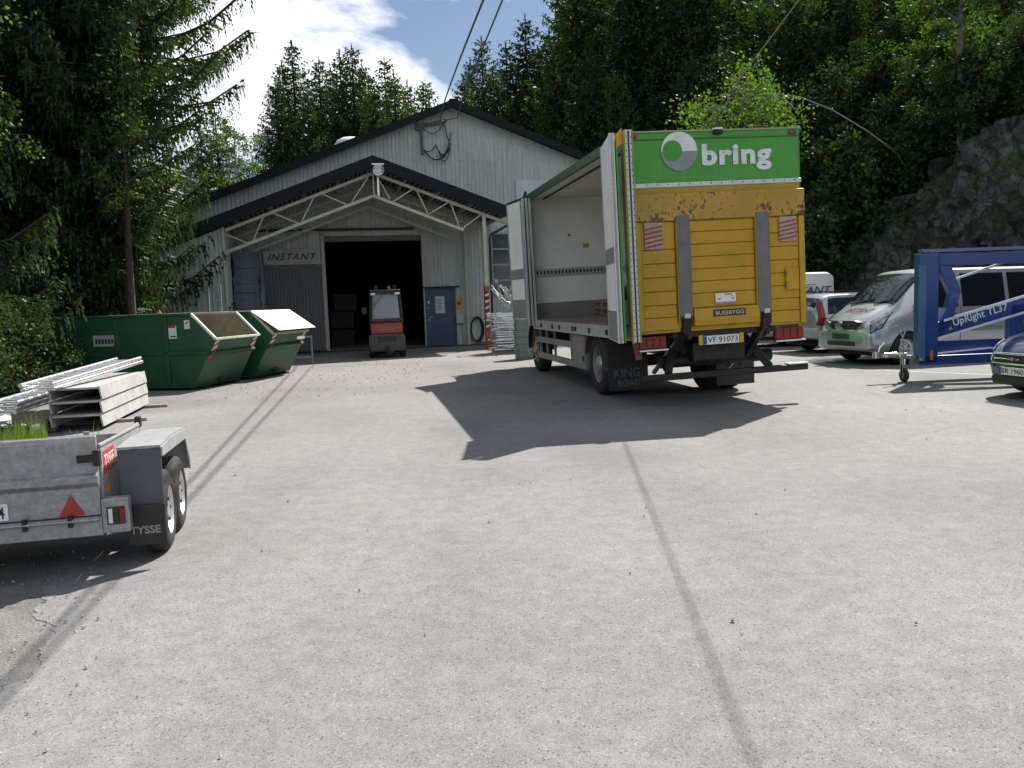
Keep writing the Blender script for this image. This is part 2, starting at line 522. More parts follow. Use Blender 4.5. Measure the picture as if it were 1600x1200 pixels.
def mat_rock():
    m, N, L, out = _nt('rock')
    b = N.new('ShaderNodeBsdfPrincipled'); b.inputs['Roughness'].default_value = 0.85
    L.new(b.outputs[0], out.inputs[0])
    tc = N.new('ShaderNodeTexCoord')
    n = N.new('ShaderNodeTexNoise'); n.inputs['Scale'].default_value = 0.9; n.inputs['Detail'].default_value = 10; n.inputs['Roughness'].default_value = 0.66
    L.new(tc.outputs['Object'], n.inputs[0])
    r = N.new('ShaderNodeValToRGB')
    r.color_ramp.elements[0].position = 0.33; r.color_ramp.elements[0].color = (0.05, 0.052, 0.056, 1)
    r.color_ramp.elements[1].position = 0.68; r.color_ramp.elements[1].color = (0.15, 0.148, 0.152, 1)
    L.new(n.outputs[0], r.inputs[0])
    # moss and soil where the slope is gentle
    ge = N.new('ShaderNodeNewGeometry'); se = N.new('ShaderNodeSeparateXYZ'); L.new(ge.outputs['Normal'], se.inputs[0])
    n2 = N.new('ShaderNodeTexNoise'); n2.inputs['Scale'].default_value = 1.7; n2.inputs['Detail'].default_value = 6
    L.new(tc.outputs['Object'], n2.inputs[0])
    ad = N.new('ShaderNodeMath'); ad.operation = 'MULTIPLY_ADD'; ad.inputs[1].default_value = 1.1
    L.new(n2.outputs[0], ad.inputs[0]); L.new(se.outputs['Z'], ad.inputs[2])
    r2 = N.new('ShaderNodeValToRGB')
    r2.color_ramp.elements[0].position = 0.62; r2.color_ramp.elements[0].color = (0, 0, 0, 1)
    r2.color_ramp.elements[1].position = 0.74; r2.color_ramp.elements[1].color = (1, 1, 1, 1)
    sc = N.new('ShaderNodeMath'); sc.operation = 'MULTIPLY'; sc.inputs[1].default_value = 0.8
    L.new(ad.outputs[0], sc.inputs[0]); L.new(sc.outputs[0], r2.inputs[0])
    r3 = N.new('ShaderNodeValToRGB')
    r3.color_ramp.elements[0].position = 0.35; r3.color_ramp.elements[0].color = (0.035, 0.03, 0.018, 1)
    r3.color_ramp.elements[1].position = 0.65; r3.color_ramp.elements[1].color = (0.05, 0.075, 0.02, 1)
    L.new(n.outputs[0], r3.inputs[0])
    mx = N.new('ShaderNodeMix'); mx.data_type = 'RGBA'
    L.new(r2.outputs[0], mx.inputs[0]); L.new(r.outputs[0], mx.inputs[6]); L.new(r3.outputs[0], mx.inputs[7])
    L.new(mx.outputs[2], b.inputs['Base Color'])
    bn = N.new('ShaderNodeTexNoise'); bn.inputs['Scale'].default_value = 4; bn.inputs['Detail'].default_value = 8; bn.inputs['Roughness'].default_value = 0.7
    L.new(tc.outputs['Object'], bn.inputs[0])
    bu = N.new('ShaderNodeBump'); bu.inputs['Strength'].default_value = 1.0; bu.inputs['Distance'].default_value = 0.22
    L.new(bn.outputs[0], bu.inputs['Height'])
    wp = N.new('ShaderNodeMix'); wp.data_type = 'VECTOR'; wp.inputs[0].default_value = 0.3
    L.new(tc.outputs['Object'], wp.inputs[4]); L.new(bn.outputs['Color'], wp.inputs[5])
    prev = bu.outputs[0]
    for sc_, ds in ((1.3, .12), (3.6, .05)):
        vf = N.new('ShaderNodeTexVoronoi'); vf.feature = 'DISTANCE_TO_EDGE'; vf.inputs['Scale'].default_value = sc_
        L.new(wp.outputs[1], vf.inputs[0])
        mr = N.new('ShaderNodeMapRange'); mr.inputs['From Max'].default_value = 0.12; L.new(vf.outputs['Distance'], mr.inputs[0])
        b2 = N.new('ShaderNodeBump'); b2.inputs['Strength'].default_value = 0.9; b2.inputs['Distance'].default_value = ds
        L.new(mr.outputs[0], b2.inputs['Height']); L.new(prev, b2.inputs['Normal']); prev = b2.outputs[0]
    L.new(prev, b.inputs['Normal'])
    return m

ASPHALT = mat_asphalt()
ROCK = mat_rock()
SOIL = M('forest_soil', (0.06, 0.048, 0.032), 0.95, 0, 0.3, 2.5, 0.6, 12, col2=(0.05, 0.07, 0.025))
DIRT = M('gravelly_dirt', (0.135, 0.133, 0.13), 0.95, 0, 0.25, 3.0, 0.7, 70, col2=(0.21, 0.205, 0.198), grime=.35)
CLAD = M('pale_green_cladding', (0.43, 0.465, 0.45), 0.55, 0, 0.13, 1.6, 0, col2=(0.54, 0.57, 0.555), stretch=(6, 6, 0.35), grime=0.35)
CLAD_DARK = M('grey_door_leaf', (0.13, 0.135, 0.14), 0.6, 0, 0.15, 2, stretch=(8, 8, 0.4))
ROOF_DARK = M('dark_roofing', (0.012, 0.013, 0.016), 0.8, 0, 0.3, 3, 0.3, spec=.2)
FASCIA = M('dark_blue_fascia', (0.009, 0.010, 0.016), 0.6, 0, 0.2, 2, spec=.2)
TRUSS = M('pale_truss_paint', (0.46, 0.45, 0.39), 0.5, 0.0, 0.12, 3, grime=0.3)
SHEET = M('roof_underside_sheet', (0.16, 0.17, 0.155), 0.55, 0.1, 0.2, 2, stretch=(3, 0.5, 1), grime=0.3)
BLUE_DOOR = M('blue_door_paint', (0.035, 0.06, 0.14), 0.45, 0, 0.15, 3, grime=0.25)
PAPER = M('paper', (0.62, 0.62, 0.62), 0.8, 0, 0.05, 12)
INK = M('ink', (0.02, 0.02, 0.024), 0.6)
RED_INK = M('red_ink', (0.45, 0.03, 0.03), 0.55)
BLACK = M('black_plastic', (0.016, 0.016, 0.017), 0.5, 0, 0.25, 8)
RUBBER = M('tyre_rubber', (0.022, 0.021, 0.021), 0.85, 0, 0.3, 14, 0.3, 40, grime=0.5)
GALV = M('galvanised_steel', (0.29, 0.295, 0.30), 0.5, 0.6, 0.14, 24, 0.15, 60, col2=(0.37, 0.375, 0.38), grime=.35)
ALU = M('aluminium', (0.68, 0.69, 0.70), 0.34, 0.85, 0.12, 8, grime=0.2)
CHROME = M('chrome', (0.75, 0.75, 0.75), 0.12, 1.0, 0.05, 8)
DARK_STEEL = M('dark_steel', (0.02, 0.0195, 0.02), 0.6, 0.3, 0.3, 8, 0.2, grime=0.5)
WOOD = M('pallet_wood', (0.30, 0.21, 0.12), 0.85, 0, 0.25, 5, 0.3, 30, stretch=(1, 6, 6))
GREYWOOD = M('weathered_wood', (0.27, 0.24, 0.2), 0.9, 0, 0.25, 5, 0.3, 30, stretch=(6, 1, 6))
YELLOW = M('yellow_sign', (0.5, 0.33, 0.02), 0.5)
WHITE_P = M('white_paint', (0.74, 0.74, 0.72), 0.45, 0, 0.07, 3, grime=0.25)
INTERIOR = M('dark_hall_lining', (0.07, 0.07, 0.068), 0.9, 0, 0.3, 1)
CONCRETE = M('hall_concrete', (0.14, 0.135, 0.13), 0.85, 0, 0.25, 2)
GLASS = M_glass('window_glass')

# ------------------------------------------------------------------ ground
gm = MB()
gm.quad((-900, -500, -0.012), (900, -500, -0.012), (900, 1500, -0.012), (-900, 1500, -0.012))
tag(gm.build('ground', SOIL), kind='structure')

def yard():
    # asphalt sheet with an uneven crumbling left edge
    left = [(-1.6, -30), (-1.7, -4), (-1.9, 0), (-2.05, 2.6), (-2.2, 3.6), (-2.75, 4.8), (-3.5, 6.3), (-4.7, 8.6), (-5.6, 10.3), (-6.9, 12.6), (-8.2, 14.5), (-9.6, 16.2), (-10.4, 19), (-10.6, 24), (-10.4, 28)]
    pts = []
    for i in range(len(left) - 1):
        (x0, y0), (x1, y1) = left[i], left[i + 1]
        n = max(1, int(math.hypot(x1 - x0, y1 - y0) / 0.04))
        n = min(n, 120)
        for k in range(n):
            t = k / n
            yy = y0 + t * (y1 - y0); j = 0.06 * math.sin(5.1 * yy) + .03 * math.sin(13.7 * yy + 1) + random.uniform(-.025, .025)
            pts.append((x0 + t * (x1 - x0) + j, y0 + t * (y1 - y0)))
    pts += [(-10.5, 28.4), (8, 33.9), (9, 33), (10.5, 31), (12.4, 28.3), (15, 23), (16, 18), (17.5, 10), (18, -30)]
    m = MB()
    m.add([(x, y, 0.0) for x, y in pts], [tuple(range(len(pts)))])
    return tag(m.build('asphalt_yard', ASPHALT), kind='structure')
yard()
dm = MB()
dm.add([(-9.5, -6, -0.003), (-1.2, -6, -0.003), (-1.2, 2, -0.003), (-4.2, 9, -0.003), (-7, 14, -0.003), (-11, 20, -0.003), (-12, 24, -0.003), (-12, 14, -0.003), (-9.5, 8, -0.003)], [tuple(range(9))])
tag(dm.build('dirt_verge', DIRT), kind='structure')
pm = MB()
for (x0, y0, x1, y1) in ((7.2, 16.1, 10.6, 12.3), (5.6, 20.6, 8.2, 19.6)):
    d = Vector((x1 - x0, y1 - y0, 0)).normalized() * 0.05
    n = Vector((-d.y, d.x, 0))
    pm.quad((x0 + n.x, y0 + n.y, .004), (x0 - n.x, y0 - n.y, .004), (x1 - n.x, y1 - n.y, .004), (x1 + n.x, y1 + n.y, .004))
tag(pm.build('parking_line_marking', M('worn_line_paint', (0.5, 0.49, 0.46), 0.8, 0, 0.3, 9, lo=.45, hi=.6, col2=(0.3, 0.295, 0.28))), kind='structure')

# ------------------------------------------------------------------ warehouse
BLD = (-3.27, 31.77); BYAW = 13
def broof(x): return 9.02 - 0.385 * abs(x - 1.44)
def corr(mb, x0, x1, ivals, y=0.0, pitch=0.15, depth=0.014, axis='x'):
    """Trapezoid-ribbed sheet between x0 and x1; ivals(x) gives the (bottom, top) pieces there."""
    xs, ds = [], []
    k = 0
    x = x0
    while x < x1 - 1e-6:
        for o, d in ((0, 0), (.42, 0), (.54, 1), (.88, 1)):
            q = x + o * pitch
            if q < x1:
                xs.append(q); ds.append(d * depth)
        x += pitch
    xs.append(x1); ds.append(0)
    for i in range(len(xs) - 1):
        xm = (xs[i] + xs[i + 1]) / 2
        A, Bq = ivals(xs[i] + 1e-4, xm), ivals(xs[i + 1] - 1e-4, xm)
        for (a0, a1), (b0, b1) in zip(A, Bq):
            vs = [(xs[i], y - ds[i], a0), (xs[i + 1], y - ds[i + 1], b0), (xs[i + 1], y - ds[i + 1], b1), (xs[i], y - ds[i], a1)]
            if axis == 'y':
                vs = [(y + (y - q[1]), q[0], q[2]) for q in vs]
            mb.add(vs, [(0, 1, 2, 3)])

W = empty('warehouse', (BLD[0], BLD[1], 0), BYAW, 'long pale green corrugated warehouse with dark low-pitched roof and open doorway', 'warehouse')
OPEN = [(-3.49, 0.05, 0.0, 4.17), (0.12, 1.25, 0.0, 2.12), (2.76, 4.6, 1.8, 4.17)]
def wall_iv(x, xm):
    t = broof(x) - 0.2
    cuts = sorted((o[2], o[3]) for o in OPEN if o[0] < xm < o[1])
    out, z = [], 0.0
    for a, b in cuts:
        if a > z: out.append((z, a))
        z = b
    out.append((z, t))
    return out
m = MB(); 
brk = [-10.9, -3.49, 0.05, 0.12, 1.25, 2.76, 4.6, 13.8]
for a, b in zip(brk[:-1], brk[1:]): corr(m, a, b, wall_iv)
m.build('front_wall', CLAD, W)
m = MB(); m.box(-10.9, -10.8, 0.02, 32, 0, 4.2); m.box(13.7, 13.8, 0.02, 32, 0, 4.2)
m.prism([(-10.9, 0), (13.8, 0), (13.8, 4.2), (1.44, 8.8), (-10.9, 4.2)], 'y', 31.9, 32)
m.build('outer_wall', CLAD, W)
for sgn, xe in ((-1, -11.2), (1, 14.1)):
    m = MB()
    ze = broof(xe)
    m.prism([(1.44, 9.02), (xe, ze), (xe, ze - .2), (1.44, 8.82)], 'y', -0.35, 32.4)
    m.build('roof', ROOF_DARK, W, bevel=0.02)
    m = MB()     # verge board along the gable
    m.prism([(1.44, 9.05), (xe - sgn * 0, ze + .03), (xe, ze - .24), (1.44, 8.76)], 'y', -0.40, -0.352)
    m.build('verge_board', FASCIA, W)
m = MB(); m.box(1.3, 1.58, -0.4, 32.4, 9.0, 9.06); m.build('ridge_cap', ROOF_DARK, W)
# hall interior: lining, floor
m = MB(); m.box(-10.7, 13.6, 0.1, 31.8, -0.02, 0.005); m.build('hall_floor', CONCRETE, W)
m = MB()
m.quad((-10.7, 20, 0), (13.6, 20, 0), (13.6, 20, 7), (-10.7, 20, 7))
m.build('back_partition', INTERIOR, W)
m = MB()
for x0, x1, z0, z1 in ((-3.62, -3.49, 0, 4.3), (0.05, 0.10, 0, 4.3), (-3.62, 0.10, 4.17, 4.32)):
    m.box(x0, x1, -0.06, 0.14, z0, z1)
m.build('doorway_frame', TRUSS, W, bevel=.008)
m = MB(); m.box(-3.47, 0.03, 0.08, 0.16, 3.98, 4.165); m.build('raised_roller_door', CLAD_DARK, W)
# sliding leaf parked beside the doorway
m = MB()
corr(m, -5.62, -3.64, lambda x, xm: [(0.05, 3.12)], y=-0.12, pitch=.11, depth=.02)
m.box(-5.64, -3.62, -0.119, -0.05, 0.04, 3.13)
m.build('sliding_door_leaf', CLAD_DARK, W)
m = MB(); m.box(-5.8, -0.2, -0.16, -0.1, 4.36, 4.44); m.build('door_rail', DARK_STEEL, W)
# blue personnel door
m = MB(); m.box(0.12, 1.25, -0.02, 0.05, 0.0, 2.12)
d = m.build('personnel_door', BLUE_DOOR, W, bevel=.006)
d['label'] = 'dark blue personnel door with a pinned notice'
m = MB(); m.box(0.10, 0.17, -0.05, -0.021, 0, 2.17); m.box(1.20, 1.27, -0.05, -0.021, 0, 2.17); m.box(0.171, 1.199, -0.05, -0.021, 2.08, 2.17)
m.build('door_frame', BLUE_DOOR, d)
m = MB(); m.box(0.02, 1.42, -0.2, -0.03, 2.18, 2.23); m.build('door_hood', DARK_STEEL, W)
m = MB(); m.box(0.49, 0.84, -0.032, -0.0215, 1.22, 1.86); n_ = m.build('notice', PAPER, d)
m = MB()
for k in range(9): m.box(0.54, 0.54 + random.uniform(.15, .25), -0.036, -0.033, 1.32 + k * .052, 1.335 + k * .052)
m.build('print_line', INK, d)
MB().box(0.21, 0.26, -0.03, -0.0215, 1.60, 1.70).build('lock_plate', ALU, d); MB().box(0.215, 0.245, -0.03, -0.0215, 1.42, 1.45).build('lock_plate', ALU, d)
m = MB(); m.cyl((0.24, -0.02, 1.08), (0.24, -0.08, 1.08), .012); m.cyl((0.24, -0.075, 1.08), (0.36, -0.075, 1.08), .011); m.box(.22, .26, -.03, -.0215, .97, 1.01); m.build('handle', ALU, d)
# tall window beside the canopy
wn = MB()
for k in range(5):
    z = 1.8 + k * (4.17 - 1.8) / 4
    wn.box(2.70, 4.66, -0.06, 0.03, z - .035, z + .035)
for x in (2.73, 4.63, 3.68): wn.box(x - .035, x + .035, -0.058, 0.028, 1.766, 4.204)
wf = wn.build('window_frame', M('grey_window_frame', (0.3, 0.31, 0.31), .5), W)
wf['label'] = 'tall dark window with four stacked panes'
for k in range(4):
    for (xa, xb) in ((2.768, 3.642), (3.718, 4.592)):
        z0 = 1.8 + k * (4.17 - 1.8) / 4 + .037
        MB().box(xa, xb, -0.012, 0.0, z0, z0 + (4.17 - 1.8) / 4 - .074).build('pane', GLASS, wf)
# small things fixed to the wall
m = MB(); m.box(1.25, 1.53, -0.15, -0.034, 0.81, 1.19); m.build('meter_cabinet', M('meter_grey', (.45, .46, .46), .5), W, bevel=.01)
m = MB(); m.bar((1.68, -0.25, 0), (1.68, -0.25, 4.25), .1, .1); m.build('inner_post', TRUSS, W, bevel=.006)
# roof light dome
m = MB()
m.lathe([(0.0, .62), (.12, .6), (.26, .5), (.36, .3), (.4, .02)], (-2.3, 0.9, 7.5), 'z', 20)
m.build('roof_light', WHITE_P, W, smooth=True)
# far white board on the gable, mostly behind the truck
bs = MB(); bs.box(3.76, 7.2, -0.09, -0.035, 4.95, 6.16)
bso = bs.build('sign_board', M('weathered_white_board', (.55, .55, .6), .6, 0, .1, 2), None)
bso.location = (BLD[0], BLD[1], 0); bso.rotation_euler = (0, 0, rad(BYAW))
tag(bso, 'plain white board high on the gable, partly hidden by the truck', 'sign')
MB().box(4.35, 6.0, -0.094, -0.091, 5.42, 5.62).build('print_stripe', RED_INK, bso)

def on_building(name, label, cat, group=None):
    return empty(name, (BLD[0], BLD[1], 0), BYAW, label, cat, group)
# INSTANT sign
s = on_building('company_sign', 'pale INSTANT lettered sign board left of the hall doorway', 'sign')
MB().box(-5.65, -3.66, -0.2, -0.165, 3.17, 3.70).build('board', M('sign_cream', (.42, .42, .40), .55, 0, .08, 2, grime=.3), s, bevel=.004)
lettering('letters', 'INSTANT', INK, s, (-5.50, -0.204, 3.33), (1, 0, 0), (0, 0, 1), 1.72, 0.24, 0.012, 0.35, 1.15)
MB().box(-5.02, -4.35, -0.204, -0.201, 3.615, 3.635).build('red_stroke', RED_INK, s); MB().box(-4.6, -3.95, -0.204, -0.201, 3.24, 3.26).build('red_stroke', RED_INK, s)
s = on_building('warning_sign', 'small yellow warning sign beside the blue door', 'sign')
MB().box(1.27, 1.51, -0.05, -0.034, 1.36, 1.76).build('plate', YELLOW, s)
m = MB(); m.prism([(1.32, 1.52), (1.46, 1.52), (1.39, 1.66)], 'y', -0.055, -0.051); m.build('pictogram', INK, s)
# hose coil
s = on_building('hose_coil', 'black rubber hose coiled on the warehouse wall', 'hose')
m = MB()
for k in range(4):
    pts = []
    for i in range(29):
        t = 2 * PI * i / 28
        pts.append((2.02 + (.21 + .012 * k) * math.cos(t) + .01 * k, -0.06 - .03 * k, 0.57 + (.44 + .01 * k) * math.sin(t)))
    m.tube(pts, .021, 6, False)
m.build('loop', RUBBER, s, smooth=True)
m = MB(); m.tube([(2.02, -.1, .13), (2.2, -.12, .05), (2.6, -.25, .03), (2.9, -.2, .03)], .02, 6); m.build('hose_end', RUBBER, s, smooth=True)
MB().box(1.9, 2.14, -0.16, -0.034, .93, .99).build('hook', DARK_STEEL, s)

# coiled cables hanging on the gable under the wire bracket
s = on_building('hanging_cable_loops', 'dark cable loops hanging from a bracket on the gable', 'cable')
m = MB(); m.bar((0.12, -.1, 8.1), (1.2, -.1, 8.33), .05, .12); m.box(.2, .29, -.13, -.04, 7.1, 8.12); m.box(.05, .3, -.16, -.04, 7.98, 8.2)
m.build('bracket', M('bracket_steel', (.09, .1, .1), .6, .3, .3, 6, grime=.5), s)
m = MB()
def arc(p, q, sag, n=14, dy=-.12):
    return [(p[0] + (q[0] - p[0]) * i / n, dy - .02 * math.sin(i), p[1] + (q[1] - p[1]) * i / n - sag * 4 * (i / n) * (1 - i / n)) for i in range(n + 1)]
for p, q, sg in (((.3, 8.05), (1.1, 8.25), .28), ((.28, 7.3), (.75, 7.45), .16), ((.3, 7.25), (1.3, 7.35), .4), ((.3, 7.3), (1.32, 7.5), .48), ((.75, 7.45), (1.25, 7.35), .3),
                 ((1.1, 8.2), (1.32, 7.4), .1), ((.9, 7.1), (1.35, 7.9), .3), ((.85, 7.2), (1.28, 7.3), .38)):
    m.tube(arc(p, q, sg), .018, 5)
m.build('cable', BLACK, s, smooth=True)

# ------------------------------------------------------------------ canopy
K = empty('entrance_canopy', (BLD[0], BLD[1], 0), BYAW, 'gabled entrance canopy on white lattice trusses in front of the warehouse door', 'canopy')
AX = -1.88
def croof(x, top=6.36): return top - 0.3755 * abs(x - AX)
for sgn, xe in ((-1, -10.6), (1, 2.64)):
    m = MB(); m.prism([(AX, 6.33), (xe, croof(xe) - .03), (xe, croof(xe) - .09), (AX, 6.27)], 'y', -4.02, -0.03); m.build('roof', ROOF_DARK, K)
    m = MB(); m.prism([(AX, 6.38), (xe, croof(xe) + .02), (xe, croof(xe) - .36), (AX, 6.0)], 'y', -4.08, -4.025); m.build('fascia_board', FASCIA, K)
    # ribbed underside
    m = MB()
    L_ = abs(xe - AX)
    n = int(L_ / 0.16)
    for i in range(n):
        xa = AX + sgn * L_ * i / n; xb = AX + sgn * L_ * (i + .55) / n
        za, zb = croof(xa) - .092, croof(xb) - .092
        m.add([(xa, -4.0, za - .03), (xb, -4.0, zb - .03), (xb, -.04, zb - .03), (xa, -.04, za - .03), (xa, -4, za), (xb, -4, zb), (xb, -.04, zb), (xa, -.04, za)],
              [(0, 1, 2, 3), (0, 1, 5, 4), (1, 2, 6, 5), (2, 3, 7, 6), (3, 0, 4, 7)])
    m.build('ribbed_underside', SHEET, K)
    for i in range(1, int(L_ / 1.1) + 1):
        x = AX + sgn * i * 1.1
        m = MB(); m.box(x - .04, x + .04, -3.98, -.05, croof(x) - .26, croof(x) - .14); m.build('purlin', TRUSS, K)
WEBS = [((-1.68, 5.62), (-1.37, 5.03)), ((-1.27, 4.96), (-0.56, 5.38)), ((-0.52, 5.38), (-0.15, 4.55)), ((-0.15, 4.52), (0.57, 4.93)), ((0.61, 4.92), (0.88, 4.12)), ((0.97, 4.05), (1.66, 4.52)),
        ((-2.03, 5.75), (-2.6, 4.95)), ((-2.78, 4.88), (-3.61, 5.25)), ((-3.74, 5.2), (-4.2, 4.35)), ((-4.32, 4.3), (-5.2, 4.68)), ((-5.31, 4.64), (-5.74, 3.75)), ((-5.9, 3.7), (-6.56, 4.0))]
for y in (-3.74, -0.62):
    m = MB(); m.bar((AX, y, 5.86), (2.5, y, 5.86 - .3755 * 4.38), .08, .1); m.build('top_chord', TRUSS, K, bevel=.006)
    m = MB(); m.bar((AX, y, 5.86), (-6.55, y, 5.86 - .3755 * 4.67), .08, .1); m.build('top_chord', TRUSS, K, bevel=.006)
    m = MB(); m.bar((AX - .02, y, 5.14), (1.02, y, 4.0), .09, .1); m.build('bottom_chord', TRUSS, K, bevel=.006)
    m = MB(); m.bar((AX - .02, y, 5.14), (-6.58, y, 3.42), .09, .1); m.build('bottom_chord', TRUSS, K, bevel=.006)
    m = MB(); m.bar((AX, y, 5.1), (AX, y, 5.9), .05, .05); m.build('king_strut', TRUSS, K)
    for (a, b) in WEBS:
        MB().bar((a[0], y, a[1]), (b[0], y, b[1]), .04, .04).build('lattice_bar', TRUSS, K)
m = MB(); m.bar((1.72, -3.74, 0.0), (1.72, -3.74, 4.5), .12, .12)
post = m.build('post', TRUSS, K, bevel=.008)
m = MB(); m.box(1.645, 1.795, -3.815, -3.665, 0.0, 2.12)
grd = m.build('post_guard', M('faded_orange_red', (.36, .07, .03), .6, 0, .25, 5, grime=.4), post)
for k in range(13):
    z = .62 + k * .105
    m = MB(); m.add([(1.652, -3.822, z), (1.788, -3.822, z + .045), (1.788, -3.822, z + .1), (1.652, -3.822, z + .055)], [(0, 1, 2, 3)])
    m.build('stripe', WHITE_P if k % 2 else BLACK, post)
m = MB(); m.cyl((2.7, -4.1, 4.58), (2.7, -0.1, 4.58), .065, n=10); m.build('gutter', BLACK, K, smooth=True)
m = MB(); m.tube([(2.7, -3.95, 4.55), (2.7, -3.95, 4.3), (2.62, -3.9, 4.18), (2.0, -3.6, 3.86), (1.93, -3.58, 3.75), (1.93, -3.58, .05)], .045, 8); m.build('downpipe', BLACK, K, smooth=True)
# lean-to wing that carries the canopy's left end
m = MB()
corr(m, -10.6, -6.62, lambda x, xm: [(0.0, croof(x) - .38)], y=-3.72)
m.build('wing_wall', CLAD, K)
m = MB()
corr(m, -3.7, -.06, lambda x, xm: [(0.0, 4.2)], y=-6.62, axis='y')
m.build('wing_wall', CLAD, K)
MB().box(-6.66, -6.58, -3.80, -3.69, 0, 4.2).build('corner_trim', TRUSS, K)
# floodlight at the apex
fl = on_building('floodlight', 'round glass-fronted floodlight at the peak of the canopy', 'lamp')
m = MB(); m.lathe([(-.30, .02), (-.29, .12), (-.22, .17), (-.1, .17), (0.0, .1), (.06, .04)], (-1.76, -4.12, 5.86), 'y', 20); m.build('housing', M('lamp_grey', (.5, .5, .48), .4, .4), fl, smooth=True)
m = MB(); m.lathe([(-.305, .0), (-.312, .11)], (-1.76, -4.12, 5.86), 'y', 20); m.build('lens', M('lamp_lens', (.55, .57, .55), .15), fl, smooth=True)
m = MB(); m.lathe([(-.30, .12), (-.33, .175), (-.25, .19), (-.2, .17)], (-1.76, -4.12, 5.86), 'y', 20); m.build('rim', ALU, fl, smooth=True)
m = MB(); m.box(-1.95, -1.57, -4.4, -4.1, 6.03, 6.07); m.box(-1.79, -1.73, -4.14, -4.09, 5.1, 5.9); m.build('bracket', ALU, fl)
# ------------------------------------------------------------------ delivery truck
def mat_rusty(name, base, rust=(0.10, 0.045, 0.02), amount=0.62, scale=9):
    m, N, L, out = _nt(name)
    b = N.new('ShaderNodeBsdfPrincipled'); b.inputs['Roughness'].default_value = 0.5
    L.new(b.outputs[0], out.inputs[0])
    tc = N.new('ShaderNodeTexCoord')
    n = N.new('ShaderNodeTexNoise'); n.inputs['Scale'].default_value = scale; n.inputs['Detail'].default_value = 8; n.inputs['Roughness'].default_value = 0.68
    L.new(tc.outputs['Object'], n.inputs[0])
    n2 = N.new('ShaderNodeTexNoise'); n2.inputs['Scale'].default_value = 2.2; n2.inputs['Detail'].default_value = 5
    L.new(tc.outputs['Object'], n2.inputs[0])
    ad = N.new('ShaderNodeMath'); ad.operation = 'MULTIPLY_ADD'; ad.inputs[1].default_value = 0.55
    L.new(n2.outputs[0], ad.inputs[0]); L.new(n.outputs[0], ad.inputs[2])
    r = N.new('ShaderNodeValToRGB')
    E_ = r.color_ramp.elements
    E_[0].position = amount + .18; E_[0].color = (0, 0, 0, 1)
    E_[1].position = amount + .22; E_[1].color = (1, 1, 1, 1)
    L.new(ad.outputs[0], r.inputs[0])
    r2 = N.new('ShaderNodeValToRGB')
    r2.color_ramp.elements[0].position = .35; r2.color_ramp.elements[0].color = (*[x * .82 for x in base], 1)
    r2.color_ramp.elements[1].position = .7; r2.color_ramp.elements[1].color = (*[min(1, x * 1.1 + .012) for x in base], 1)
    L.new(n2.outputs[0], r2.inputs[0])
    mx = N.new('ShaderNodeMix'); mx.data_type = 'RGBA'
    L.new(r.outputs[0], mx.inputs[0]); L.new(r2.outputs[0], mx.inputs[6]); mx.inputs[7].default_value = (*rust, 1)
    L.new(mx.outputs[2], b.inputs['Base Color'])
    return m
T_YEL = M('tail_lift_yellow', (0.45, 0.262, 0.006), 0.45, 0, .12, 2.2, grime=.22)
T_RUST = mat_rusty('rust_worn_yellow', (0.42, 0.25, 0.03), amount=.665, scale=17)
T_GREEN = M('delivery_green', (0.04, 0.28, 0.016), 0.35, 0, .08, 1.5, coat=.2, grime=.18, stretch=(4, 4, .6))
T_DKGREEN = M('dark_green_trim', (0.02, 0.075, 0.02), 0.4)
T_WHITE = M('box_white', (0.82, 0.82, 0.80), 0.5, 0, .06, 1.2, grime=.12)
T_GREY = M('kick_plate_grey', (0.22, 0.225, 0.22), 0.5, 0, .12, 3)
T_ALU = M('profile_alu', (0.52, 0.54, 0.55), 0.42, 0.7, .1, 5)
T_STRIP = M('anti_slip_grey', (0.145, 0.145, 0.15), 0.75, 0, .15, 5)
T_LOGOGREY = M('logo_grey', (0.22, 0.25, 0.28), 0.4)
T_LOGOWHITE = M('logo_white', (0.66, 0.69, 0.70), 0.4)
T_LENS = M('tail_lens_red', (0.22, 0.010, 0.010), 0.2, 0, .3, 12)
T_FLOOR = M('plywood_floor', (0.16, 0.125, 0.09), .75, 0, .25, 3, grime=.4)
T_CEIL = M('translucent_roof_lining', (0.66, 0.65, 0.58), .5, 0, .06, 1)
TRK_O = Vector((1.74, 11.65, 0)); TRK_YAW = 10.07; TRK_ROLL = -1.5
T = empty('delivery_truck', TRK_O, TRK_YAW, 'green and yellow box truck with open side and raised yellow tail lift', 'truck', roll=TRK_ROLL)
def tz(x): return -x * math.sin(rad(1.5))
BW, BL, BH = 2.55, 6.75, 3.80

fl_ = MB().box(0.02, 2.53, 0.02, 6.7, 1.05, 1.2).build('box_floor', T_FLOOR, T)
m = MB(); m.box(-0.025, 0.018, 0.0, 6.75, 0.98, 1.17); rail = m.build('side_rail', T_ALU, T, bevel=.006)
for y in (1.2, 2.2, 3.1, 3.3, 4.3, 4.9, 5.9):
    MB().box(-0.045, -0.026, y - .035, y + .035, 1.03, 1.11).build('latch', DARK_STEEL, rail)
bh = MB().box(0.0, 2.55, 6.70, 6.76, 1.0, 3.78).build('bulkhead', T_WHITE, T)
MB().box(0.05, 2.5, 6.685, 6.698, 1.2, 1.52).build('kick_plate', T_GREY, bh)
tr_ = MB().box(0.05, 2.5, 6.67, 6.698, 2.09, 2.25).build('lashing_rail', T_ALU, bh)
for k in range(30):
    x = .1 + k * .08
    MB().box(x, x + .035, 6.664, 6.669, 2.135, 2.205).build('slot', DARK_STEEL, tr_)
MB().box(1.17, 1.3, 6.69, 6.699, 2.66, 2.75).build('sticker', YELLOW, bh)
MB().box(.84, .90, 6.69, 6.699, 2.92, 2.97).build('sticker', M('pink_dot', (.6, .1, .12), .6), bh)
